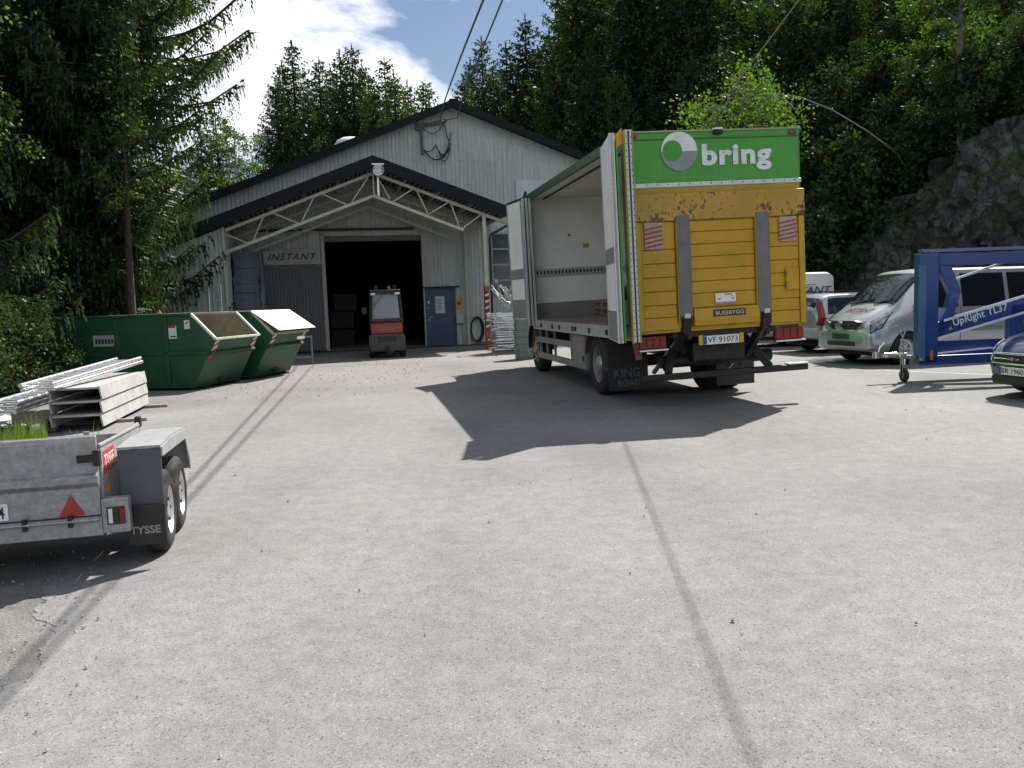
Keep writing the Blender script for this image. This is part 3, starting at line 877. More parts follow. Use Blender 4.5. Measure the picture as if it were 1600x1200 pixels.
MB().box(2.5, 2.548, 0.03, 6.698, 1.0, 3.74).build('side_wall', T_WHITE, T)
MB().box(2.549, 2.56, 0.0, 6.74, 1.0, 3.78).build('side_skin', T_GREEN, T)
MB().box(2.485, 2.499, 0.05, 6.66, 2.09, 2.25).build('lashing_rail', T_ALU, T)
rf = MB().box(0.0, 2.55, 0.0, 6.755, 3.745, 3.80).build('roof', T_CEIL, T)
MB().box(-0.03, 0.04, 0.0, 6.78, 3.70, 3.825).build('roof_edge', T_DKGREEN, rf)
m = MB(); m.box(.32, .35, .1, 6.65, 3.715, 3.744); m.build('door_track', DARK_STEEL, rf)
m = MB()
m.lathe([(0, .07), (-.03, .06), (-.045, .02)], (1.55, 5.8, 3.744), 'z', 12); m.build('ceiling_lamp', CHROME, rf, smooth=True)
for y0, y1 in ((0.0, 0.06), (6.62, 6.69)):
    MB().box(-0.01, 0.05, y0, y1, 1.17, 3.70).build('corner_post', T_ALU, T, bevel=.006)
MB().box(0.05, 2.5, 0.04, 0.07, 1.2, 3.1).build('rear_wall', T_WHITE, T)

# --- folded side doors, packed against both ends of the opening
def leaf(p, q, z0, z1, th, mat, name='folded_door', face=True, side=-1):
    """Upright slab from p to q (plan), with a kick plate and a lashing band on its inner face."""
    p, q = Vector((p[0], p[1], 0)), Vector((q[0], q[1], 0))
    d = (q - p).normalized(); n = Vector((-d.y, d.x, 0)) * (th / 2)
    def slab(a, b, z0, z1, off, w):
        nn = Vector((-d.y, d.x, 0))
        A, B_ = p + d * a, p + d * b
        v = [A + nn * off, B_ + nn * off, B_ + nn * (off + w), A + nn * (off + w)]
        return MB().add([(x.x, x.y, z0) for x in v] + [(x.x, x.y, z1) for x in v], [(0, 3, 2, 1), (4, 5, 6, 7), (0, 1, 5, 4), (1, 2, 6, 5), (2, 3, 7, 6), (3, 0, 4, 7)])
    L_ = (q - p).length
    o = slab(0, L_, z0, z1, -th / 2, th).build(name, mat, T, bevel=.004)
    if face:
        s = side
        off = th / 2 + .001 if s > 0 else -th / 2 - .009
        slab(0.02, L_ - .02, z0 + .02, z0 + .42, off, .008).build('kick_plate', T_GREY, o)
        slab(0.0, L_, 2.06, 2.27, off, .008).build('lashing_band', T_GREY, o)
        for a, b in ((0, .04), (L_ - .04, L_)):
            slab(a, b, z0, z1 + .003, -th / 2 - .012, th + .024).build('edge_profile', T_ALU, o)
    return o
leaf((-0.17, 0.50), (-0.37, -0.58), 1.0, 3.70, .045, T_WHITE, side=-1)
g = leaf((-0.12, 0.50), (-0.30, -0.56), 1.0, 3.70, .03, T_GREEN, face=False)
leaf((-0.02, 0.10), (-0.17, -0.60), 1.0, 3.71, .03, T_GREEN, face=False)
# perforated door edge profile with its blue seal
m = MB(); m.box(-0.215, -0.125, -0.66, -0.60, 1.0, 3.72); ep = m.build('door_edge_profile', T_ALU, T, bevel=.005)
MB().box(-0.181, -0.159, -0.666, -0.661, 1.0, 3.71).build('seal', M('blue_seal', (.015, .02, .06), .5), ep)
for k in range(32):
    z = 1.08 + k * .082
    m = MB(); m.box(-0.207, -0.197, -0.665, -0.661, z, z + .016); m.box(-0.143, -0.133, -0.665, -0.661, z, z + .016)
    r_ = m.build('rivet', DARK_STEEL, ep); r_['kind'] = 'stuff'
for x in (-.22, -.12): MB().box(x - .004, x + .004, -.67, -.598, .99, 3.725).build('edge_piping', M('piping_yellow_green', (.32, .36, .05), .5), ep)
m = MB(); m.prism([(-.31, 3.52), (-.235, 3.56), (-.235, 3.76), (-.31, 3.68)], 'y', -.6, -.59)
m.build('lit_door_top', M('lit_yellow_orange', (.65, .3, .01), .5), T)  # yellow-orange top of the folded door, its lit tone put into the colour
leaf((-0.20, 6.35), (-0.35, 7.2), 1.2, 3.68, .045, T_WHITE, side=1)
leaf((-0.13, 6.35), (-0.27, 7.2), 1.2, 3.68, .03, T_GREEN, face=False)
for k in range(3):
    x = -.19 + k * .075
    m = MB(); m.box(x - .025, x + .025, 6.30, 6.345, 1.06, 3.72); o = m.build('hinge_post', T_ALU, T, bevel=.006)
    MB().box(x + .022, x + .03, 6.292, 6.299, 1.06, 3.72).build('seal', DARK_STEEL, o)
MB().bar((-.35, 7.2, 3.71), (-.16, 6.35, 3.73), .07, .035).build('door_top_rail', BLACK, T)
MB().bar((-.16, 6.33, 3.7), (-.11, 6.3, 3.86), .05, .05).build('top_hinge', BLACK, T)

# --- rear header with lettering
hd = MB().box(0.03, 2.53, -0.03, 0.03, 3.12, 3.80).build('rear_header', T_GREEN, T, bevel=.006)
MB().box(0.03, 2.53, -0.042, -0.031, 3.695, 3.705).build('header_seam', T_DKGREEN, hd)
MB().box(0.01, 2.55, -0.05, -0.02, 3.795, 3.815).build('header_top_trim', M('grey_green_trim', (.28, .33, .2), .5), hd)
lettering('brand_letters', 'bring', T_LOGOWHITE, hd, (1.08, -0.044, 3.245), (1, 0, 0), (0, 0, 1), 1.03, 0.375, 0.04, 0, 1.1)
def disc_part(name, c, r, a0, a1, mat, y, parent, n=28):
    vs = [(c[0] + r * math.cos(a0 + (a1 - a0) * i / n), y, c[1] + r * math.sin(a0 + (a1 - a0) * i / n)) for i in range(n + 1)]
    return MB().add(vs, [tuple(range(n + 1))]).build(name, mat, parent)
disc_part('logo_disc', (.755, 3.535), .262, 0, PI, T_LOGOWHITE, -.0445, hd)
disc_part('logo_disc', (.755, 3.535), .262, PI, 2 * PI, T_LOGOGREY, -.0445, hd)
disc_part('logo_hole', (.655, 3.545), .14, 0, 2 * PI, T_GREEN, -.0475, hd)
for x in (.05, 2.38): MB().box(x, x + .11, -.055, -.031, 3.72, 3.775).build('marker_lamp', T_LENS, hd, bevel=.008)
wl = MB().box(1.26, 1.38, -.1, -.02, 3.745, 3.805).build('work_lamp', DARK_STEEL, hd, bevel=.01)
MB().box(1.262, 1.378, -.1, 0.0, 3.807, 3.83).build('lamp_top', WHITE_P, wl)
st = MB().box(0.02, 2.55, -0.05, 0.02, 3.055, 3.118).build('alu_strip', T_ALU, T, bevel=.006)
for k in range(16): MB().box(.1 + k * .156, .115 + k * .156, -.054, -.051, 3.085, 3.1).build('stud', DARK_STEEL, st)
MB().box(0.04, 2.52, -0.04, 0.02, 2.94, 3.054).build('lintel', T_YEL, T)
# --- tail lift platform, folded up
TL = MB().box(0.03, 2.53, -0.10, -0.045, 1.07, 2.95).build('tail_lift_platform', T_YEL, T)
MB().box(0.02, 2.54, -0.155, -0.101, 2.59, 2.96).build('worn_top_band', T_RUST, TL, bevel=.02)
MB().box(0.03, 0.125, -0.145, -0.101, 1.09, 2.585).build('stile', T_YEL, TL, bevel=.012)
MB().box(2.44, 2.53, -0.145, -0.101, 1.09, 2.585).build('stile', T_YEL, TL, bevel=.012)
def slats(xa, xb, zs, tilt=.004):
    for z0, z1 in zip(zs[1:], zs[:-1]):
        m = MB()
        v = [(xa, -.101, z0 + .002), (xb, -.101, z0 + .002), (xb, -.101, z1 - .002), (xa, -.101, z1 - .002), (xa, -.122 - tilt, z0 + .007), (xb, -.122 - tilt, z0 + .007), (xb, -.121, z1 - .003), (xa, -.121, z1 - .003)]
        m.add(v, [(0, 3, 2, 1), (4, 5, 6, 7), (0, 1, 5, 4), (1, 2, 6, 5), (2, 3, 7, 6), (3, 0, 4, 7)])
        m.build('slat', T_YEL, TL, bevel=.004, seg=1)
slats(.83, 1.77, [2.585, 2.43, 2.26, 2.09, 1.92, 1.75, 1.585, 1.385])
slats(.13, .605, [2.585, 2.21, 2.02, 1.83, 1.64, 1.45, 1.28, 1.10])
slats(2.0, 2.435, [2.585, 2.36, 2.17, 1.98, 1.80, 1.62, 1.44, 1.27, 1.10])
m = MB(); m.prism([(-.101, 1.12), (-.17, 1.14), (-.185, 1.22), (-.165, 1.375), (-.101, 1.38)], 'x', .83, 1.8); m.build('bottom_lip', T_YEL, TL, bevel=.008)
for xa in (.625, 1.785):
    MB().box(xa, xa + .19, -.17, -.127, 1.28, 2.66).build('ramp_strip', T_STRIP, TL, bevel=.004)
    MB().box(xa - .012, xa - .002, -.165, -.127, 1.2, 2.6).build('strip_edge', T_YEL, TL)
def warn(xa, xb, z0, z1):
    o = MB().box(xa, xb, -.149, -.143, z0, z1).build('warning_plate', M('faded_sticker', (.40, .30, .27), .6, 0, .2, 8, grime=.5), TL)
    n = 6; h = (z1 - z0) / n
    for k in range(n - 1):
        za = z0 + k * h + .01
        MB().add([(xa, -.151, za), (xb, -.151, za + h * .75), (xb, -.151, za + h * 1.15), (xa, -.151, za + h * .4)], [(0, 1, 2, 3)]).build('warning_stripe', M_STR, o)
M_STR = M('faded_red_stripe', (.27, .06, .055), .6, 0, .3, 14)
warn(.17, .42, 2.22, 2.58); warn(2.14, 2.40, 2.24, 2.58)
lb = MB().box(1.16, 1.46, -.146, -.139, 1.44, 1.57).build('white_label', WHITE_P, TL)
MB().box(1.16, 1.46, -.1475, -.1462, 1.42, 1.45).build('label_band', M('pink_band', (.5, .2, .35), .6), lb)
for x, z, w in ((1.19, 1.485, .05), (1.40, 1.485, .04), (1.40, 1.52, .02), (1.3, 1.545, .1)): MB().box(x, x + w, -.148, -.1462, z, z + .012).build('print_line', INK, lb)
nb = MB().box(1.11, 1.58, -.192, -.182, 1.255, 1.345).build('maker_plate', BLACK, TL)
lettering('maker_letters', 'BUSSBYGG', M('plate_letters', (.5, .5, .46), .5), nb, (1.135, -.194, 1.272), (1, 0, 0), (0, 0, 1), .42, .055, .012, 0, 1.05)
ht = MB().box(2.22, 2.42, -.158, -.128, 1.56, 1.86).build('hatch', T_YEL, TL, bevel=.006)
for z in (1.62, 1.76): MB().box(2.205, 2.235, -.168, -.159, z, z + .05).build('hinge', T_STRIP, ht)
# --- tail lift arms, beam, lamps, plate
for xa in (.62, 1.80):
    m = MB()
    m.bar((xa + .11, -.16, 1.26), (xa + .11, -.1, 1.02), .12, .07, (0, 1, 0)); m.bar((xa + .08, -.12, 1.1), (xa - .02, .45, .52), .09, .12); m.bar((xa + .16, -.08, 1.0), (xa + .08, .6, .75), .07, .09)
    m.build('lift_arm', DARK_STEEL, T, bevel=.01)
    MB().cyl((xa + .04, 0.05, .95), (xa - .1, .7, .45), .035, n=10).build('lift_ram', M('ram_rod', (.3, .3, .3), .3, .8), T, smooth=True)
    m = MB(); m.bar((xa + .11, -.175, 1.32), (xa + .11, -.15, 1.14), .09, .03, (0, 1, 0)); m.build('pivot_plate', T_ALU, T, bevel=.006)
MB().box(.55, 2.1, -.05, .1, .98, 1.08).build('cross_beam', DARK_STEEL, T, bevel=.01)
m = MB(); m.cyl((.5, .35, .62), (2.2, .35, .62), .09, n=14); m.build('lift_tube', DARK_STEEL, T, smooth=True)
MB().box(.9, 1.7, .1, .3, .62, .9).build('hydraulic_box', DARK_STEEL, T, bevel=.02)
MB().box(.08, 2.62, .0, .12, .39, .48).build('underrun_bar', DARK_STEEL, T, bevel=.015)
MB().box(2.3, 2.62, -.02, .11, .482, .50).build('pale_bar_top', ALU, T)  # pale plate laid on top of the bar's right end
MB().bar((2.05, .06, .47), (1.75, .3, .95), .08, .1).build('bar_bracket', DARK_STEEL, T)
MB().bar((.5, .06, .47), (.7, .3, .95), .08, .1).build('bar_bracket', DARK_STEEL, T)
for xa, xb in ((.06, .46), (2.1, 2.54)):
    o = MB().box(xa, xb, -.03, .05, .85, 1.03).build('tail_lamp', M('lamp_housing', (.12, .03, .025), .5), T, bevel=.01)
    w = (xb - xa) / 4
    for k in range(4): MB().box(xa + .012 + k * w, xa + k * w + w - .008, -.042, -.031, .87, 1.015).build('lens', T_LENS, o, bevel=.008)
    MB().box(xa, xb + .02, -.05, .04, .825, .845).build('lamp_guard', ALU, T)
MB().bar((.02, .0, .98), (.06, .0, .72), .09, .04, (0, 1, 0)).build('bracket', M('rusty_bracket', (.16, .06, .04), .8, 0, .3, 12), T)
np_ = MB().box(1.0, 1.53, -.062, -.052, .862, .985).build('number_plate', WHITE_P, T)
MB().box(1.0, 1.045, -.0645, -.0625, .866, .981).build('plate_band', M('plate_blue', (.02, .05, .3), .5), np_)
lettering('plate_letters', 'VF 91073', INK, np_, (1.06, -.0645, .885), (1, 0, 0), (0, 0, 1), .45, .078, .008, 0, 1.0)
for x in (.93, 1.54): MB().box(x, x + .06, -.06, -.05, .86, 1.0).build('plate_reflector', YELLOW, T)
# --- chassis, guards, wheels
for x in (.85, 1.7): MB().box(x - .05, x + .05, .3, 8.7, .72, 1.0).build('chassis_rail', DARK_STEEL, T)
for y in (1.2, 3.3, 4.4, 5.5): MB().box(.1, 2.45, y - .05, y + .05, .93, 1.048).build('cross_member', DARK_STEEL, T)
MB().cyl((1.9, 3.9, .7), (1.9, 5.4, .7), .28, n=16).build('fuel_tank', DARK_STEEL, T, smooth=True)
MB().box(.5, .8, 4.0, 5.6, .45, .85).build('air_tank_box', DARK_STEEL, T, bevel=.03)
def truck_wheel(x_out, y, dirn, rim_mat, dual):
    """Wheel whose outer face is at x_out; dirn +1 means the axle runs towards +x."""
    R = .5
    z = R + tz(x_out)
    e = bpy.data.objects.new('wheel', None); COL.objects.link(e); e.parent = T
    tyres = [0.0] + ([.34] if dual else [])
    for t0 in tyres:
        m = MB()
        prof = [(.02, .30), (.0, .36), (.015, .45), (.05, .49), (.09, .5), (.21, .5), (.25, .49), (.285, .45), (.30, .36), (.28, .30)]
        m.lathe([(x_out + dirn * (t0 + a), r) for a, r in prof], (0, y, z), 'x', 32, True)
        m.build('tyre', RUBBER, e, smooth=True)
    m = MB()
    if dual: pr = [(.03, .305), (.045, .285), (.14, .27), (.15, .2), (.13, .17), (.06, .15), (.03, .12), (.02, .0)]
    else: pr = [(.03, .305), (.045, .285), (.06, .26), (.02, .22), (.01, .17), (.03, .13), (-.03, .1), (-.04, .0)]
    m.lathe([(x_out + dirn * a, r) for a, r in pr], (0, y, z), 'x', 28)
    m.build('rim', rim_mat, e, smooth=True)
    for k in range(10):
        t = 2 * PI * k / 10
        MB().cyl((x_out + dirn * (.14 if dual else .0), y + .225 * math.cos(t), z + .225 * math.sin(t)), (x_out + dirn * (.1 if dual else -.03), y + .225 * math.cos(t), z + .225 * math.sin(t)), .018, n=6).build('wheel_nut', CHROME, e)
RIM = M('steel_rim', (.36, .36, .35), .38, .6, .2, 8, grime=.3)
RIM_Y = M('rust_stained_rim', (.36, .29, .17), .45, .4, .2, 6, grime=.3)
truck_wheel(.06, 2.2, 1, RIM, True); truck_wheel(2.49, 2.2, -1, RIM, True)
truck_wheel(.10, 7.25, 1, RIM_Y, False); truck_wheel(2.45, 7.25, -1, RIM_Y, False)
MB().box(.5, 2.05, 2.1, 2.3, .42, .6).build('axle', DARK_STEEL, T, bevel=.03)
def mudguard(y, x0, x1, r, a0, a1):
    n = 18
    vs, fs = [], []
    for i in range(n + 1):
        t = a0 + (a1 - a0) * i / n
        for rr in (r, r + .025):
            vs.append((x0, y + rr * math.cos(t), .5 + rr * math.sin(t))); vs.append((x1, y + rr * math.cos(t), .5 + rr * math.sin(t)))
    for i in range(n):
        b = i * 4
        fs += [(b, b + 1, b + 5, b + 4), (b + 2, b + 6, b + 7, b + 3), (b, b + 4, b + 6, b + 2), (b + 1, b + 3, b + 7, b + 5)]
    return MB().add(vs, fs)
for x0, x1 in ((.03, .72), (1.83, 2.52)):
    mudguard(2.2, x0, x1, .58, -.1, PI + .1).build('mudguard', M('mudguard_grey', (.07, .07, .072), .6), T, smooth=True)
mudguard(7.25, .06, .45, .58, .0, PI).build('mudguard', BLACK, T, smooth=True)
MB().box(.05, .7, 1.48, 1.50, .12, .82).build('mudflap', BLACK, T)
fp = MB().box(1.85, 2.5, 1.48, 1.50, .07, .78).build('mudflap', BLACK, T)
GREYINK = M('faded_grey_print', (.1, .1, .105), .7)
lettering('flap_letters', 'KING', GREYINK, T, (.14, 1.475, .33), (1, 0, 0), (0, 0, 1), .43, .14, .02)
lettering('flap_letters', 'ROAD', GREYINK, T, (.2, 1.475, .18), (1, 0, 0), (0, 0, 1), .36, .11, .02)
SG = M('side_guard_grey', (.24, .24, .235), .5, .2, .1, 3, grime=.4)
MB().box(.03, .06, 3.66, 6.62, .70, .82).build('side_guard', SG, T, bevel=.006)
MB().box(.03, .06, 3.66, 6.62, .36, .49).build('side_guard', SG, T, bevel=.006)
for y in (6.55, 3.85, 5.9, 5.2): MB().box(.061, .10, y - .03, y + .03, .36, 1.04).build('guard_bracket', SG, T)
bx_ = MB().box(.03, .5, 2.76, 3.64, .36, .96).build('storage_box', SG, T, bevel=.012)
MB().box(.022, .03, 2.8, 2.88, .72, .88).build('reflector', M('pink_reflector', (.5, .1, .1), .4), bx_)
MB().box(.015, .03, 2.84, 2.9, .52, .6).build('box_lock', DARK_STEEL, bx_)
# --- cab, mostly hidden behind the box
MB().box(.35, 2.2, 6.95, 8.9, .55, 1.2).build('cab_chassis', DARK_STEEL, T, bevel=.04)
cb = MB(); cb.prism([(6.95, 1.22), (6.95, 3.0), (7.25, 3.15), (8.55, 3.05), (8.85, 2.1), (8.95, 1.5), (8.95, 1.22)], 'x', .14, 2.41)
cab = cb.build('cab', T_GREEN, T, bevel=.05)
MB().add([(.18, 8.62, 2.92), (2.37, 8.62, 2.92), (2.37, 8.885, 2.1), (.18, 8.885, 2.1)], [(0, 1, 2, 3)]).build('windscreen', GLASS, cab)
for x in (.13, 2.42): MB().add([(x, 7.75, 2.1), (x, 8.72, 2.1), (x, 8.5, 2.85), (x, 7.75, 2.85)], [(0, 1, 2, 3)]).build('side_window', GLASS, cab)
MB().box(-.12, .06, 8.55, 8.62, 2.1, 2.75).build('mirror', BLACK, cab, bevel=.02)

def in_truck(name, x, y, z, label, cat, group=None, yaw=0):
    mtx = Matrix.Translation(TRK_O) @ Matrix.Rotation(rad(TRK_YAW), 4, 'Z') @ Matrix.Rotation(rad(TRK_ROLL), 4, 'Y')
    p = mtx @ Vector((x, y, z))
    return empty(name, p, TRK_YAW + yaw, label, cat, group, roll=TRK_ROLL)
def make_pallet(e, mat):
    for k in range(7): MB().box(-.6, .6, -.4 + k * .118, -.4 + k * .118 + .095, .122, .144).build('deck_board', mat, e)
    for y in (-.4, -.05, .3):
        MB().box(-.6, .6, y, y + .1, .1, .1215).build('bearer', mat, e)
        MB().box(-.6, .6, y, y + .1, 0, .021).build('skid', mat, e)
        for x in (-.6, -.07, .46): MB().box(x, x + .14, y, y + .1, .0215, .0995).build('block', mat, e)
p0 = in_truck('pallet', 1.75, 6.2, 1.2, 'lower wooden pallet inside the truck box', 'pallet', yaw=90)
make_pallet(p0, WOOD)
p1_ = copy_tree(p0); p1_.location.z += .145; p1_['label'] = 'upper wooden pallet inside the truck box'
cr = in_truck('folded_cover', 1.95, 6.2, 1.49, 'dark folded cover lying on the pallets in the truck', 'cover')
m = MB(); m.prism([(-.35, 0), (.45, 0), (.45, .55), (.3, .5), (.1, .3), (-.1, .22), (-.35, .16)], 'y', -.35, .35); m.build('bundle', BLACK, cr, bevel=.04)
# ------------------------------------------------------------------ utility trailer, front left
def rivets(n): return n
TRL = empty('utility_trailer', (-2.42, 5.1, 0), 13.5, 'galvanised twin-axle utility trailer with dark mudguard at the yard edge', 'trailer')
TWHITE = M('sunlit_grey_panel', (.30, .31, .315), .5, .15, .1, 4, grime=.3)  # sunlit grey put into the colour of side wall and mudguard top
TDARK = M('mudguard_dark_grey', (.075, .08, .09), .6, 0, .15, 5)
gt = MB(); gt.prism([(-.03, .385), (-.03, .56), (-.055, .59), (-.055, .63), (-.03, .655), (-.03, .84), (-.02, .87), (0.0, .875), (0.012, .86), (.012, .385)], 'x', -1.47, -.132)
gate = gt.build('tailgate', GALV, TRL, bevel=.004)
MB().box(-1.55, -.125, -.05, .02, .26, .38).build('rear_beam', GALV, TRL, bevel=.006)
m = MB(); m.cyl((-1.5, -.065, .365), (-.14, -.065, .365), .012, n=8)
rod = m.build('locking_rod', GALV, TRL, smooth=True)
for x in (-.3, -.55, -.8, -1.1): MB().box(x - .012, x + .012, -.075, -.051, .33, .40).build('rod_clip', DARK_STEEL, rod)
for k in range(6): MB().box(-.2 - k * .2, -.14 - k * .2, -.062, -.056, .655, .662).build('hinge_knuckle', GALV, gate)
MB().add([(-.37, -.034, .385), (-.22, -.034, .395), (-.295, -.034, .525)], [(0, 1, 2)]).build('warning_triangle', M('triangle_red', (.32, .03, .035), .35), gate)
tp = MB().box(-1.16, -.64, -.038, -.031, .40, .50).build('number_plate', WHITE_P, gate)
lettering('plate_letters', '4', INK, tp, (-.70, -.0395, .412), (1, 0, 0), (0, 0, 1), .042, .072, .008)
lk = MB().box(-.24, -.135, -.05, -.031, .715, .76).build('latch_plate', DARK_STEEL, gate)
m = MB(); m.box(-.15, -.11, -.06, .0, .69, .79); m.build('latch_block', DARK_STEEL, gate, bevel=.008)
# side walls, floor, front
MB().box(-.132, -.118, .013, 1.28, .36, .79).build('side_wall', TWHITE, TRL, bevel=.004)
MB().box(-1.47, -1.456, .013, 1.28, .36, .79).build('side_wall', GALV, TRL)
MB().box(-1.455, -.133, 1.266, 1.28, .36, .71).build('front_wall', GALV, TRL)
MB().box(-1.455, -.133, .014, 1.265, .36, .385).build('bed', GREYWOOD, TRL)
m = MB(); m.cyl((-.125, .0, .805), (-.125, 1.28, .765), .014, n=8); m.build('top_rail', GALV, TRL, smooth=True)
MB().box(-.15, -.105, 1.23, 1.29, .75, .83).build('corner_lug', DARK_STEEL, TRL, bevel=.01)
sk_ = MB().box(-.1175, -.1155, .06, .36, .62, .76).build('maker_sticker', RED_INK, TRL)
lettering('sticker_letters', 'TYSSE', WHITE_P, sk_, (-.1145, .085, .65), (0, 1, 0), (0, 0, 1), .25, .085, .012)
MB().box(-.1165, -.106, .10, .13, .5, .55).build('side_reflector', M('amber_lens', (.6, .2, .01), .3), TRL)
# mudguard: dark rear plate, top and front painted in a sunlit lighter tone
def band(path, x0, x1, th):
    m = MB()
    for (a, b) in zip(path[:-1], path[1:]):
        p, q = Vector((0, a[0], a[1])), Vector((0, b[0], b[1]))
        d = (q - p).normalized(); n = Vector((0, -d.z, d.y)) * th
        v = [p, q, q + n, p + n]
        m.add([(x0, k.y, k.z) for k in v] + [(x1, k.y, k.z) for k in v], [(0, 1, 2, 3), (7, 6, 5, 4), (0, 4, 5, 1), (1, 5, 6, 2), (2, 6, 7, 3), (3, 7, 4, 0)])
    return m
MB().box(-.045, .21, .10, .118, .37, .755).build('mudguard_back', TDARK, TRL, bevel=.006)
band([(.10, .758), (.55, .765), (1.16, .725), (1.30, .40)], -.045, .21, .014).build('mudguard_top', TWHITE, TRL)
m = MB(); m.prism([(.10, .70), (.10, .757), (.55, .765), (1.16, .725), (1.31, .40), (1.27, .40), (1.11, .66)], 'x', .211, .222); m.build('mudguard_lip', TWHITE, TRL)
fp2 = MB().box(-.02, .215, .08, .097, .14, .40).build('mudflap', BLACK, TRL, bevel=.01)
lettering('flap_letters', 'TYSSE', M('flap_print', (.32, .31, .28), .7), fp2, (.0, .078, .215), (1, 0, 0), (0, 0, 1), .18, .05, .02)
lb2 = MB().box(-.125, .03, -.055, .03, .27, .485).build('lamp_box', GALV, TRL, bevel=.008)
MB().box(-.095, .008, -.066, -.056, .325, .435).build('lamp_frame', BLACK, lb2, bevel=.01)
for x, mt in ((-.085, PAPER), (-.05, BLACK), (-.02, T_LENS)): MB().box(x, x + .024, -.071, -.0665, .335, .425).build('lens', mt, lb2, bevel=.004)
def small_wheel(parent, x_out, y, R, w, dirn, rim_mat, seg=28, name='wheel'):
    e = bpy.data.objects.new(name, None); COL.objects.link(e); e.parent = parent
    k = R / .5
    pr = [(.05, .60), (.0, .66), (.06, .86), (.16, .96), (.28, 1.0), (.72, 1.0), (.84, .96), (.94, .86), (1.0, .66), (.95, .60)]
    m = MB(); m.lathe([(x_out + dirn * a * w, r * R) for a, r in pr], (0, y, R), 'x', seg, True); m.build('tyre', RUBBER, e, smooth=True)
    m = MB(); m.lathe([(x_out + dirn * a * w, r * R) for a, r in ((.06, .61), (.12, .57), (.35, .53), (.38, .40), (.2, .3), (.12, .18), (.08, .0))], (0, y, R), 'x', seg); m.build('rim', rim_mat, e, smooth=True)
    for q in range(5):
        t = 2 * PI * q / 5
        MB().cyl((x_out + dirn * .24 * w, y + .26 * R * math.cos(t), R + .26 * R * math.sin(t)), (x_out + dirn * .1 * w, y + .26 * R * math.cos(t), R + .26 * R * math.sin(t)), .03 * R + .004, n=6).build('wheel_nut', DARK_STEEL, e)
    return e
for y in (.46, .99):
    small_wheel(TRL, .195, y, .275, .17, -1, ALU); small_wheel(TRL, -1.78, y, .275, .17, 1, ALU)
    MB().box(-1.6, .02, y - .03, y + .03, .25, .31).build('axle', DARK_STEEL, TRL)
MB().bar((-.8, 1.2, .40), (-.8, 2.6, .40), .09, .09).build('drawbar', GALV, TRL)
m = MB(); m.cyl((-.72, 2.2, .06), (-.72, 2.2, .62), .025, n=10); m.build('jockey_stand', GALV, TRL, smooth=True)

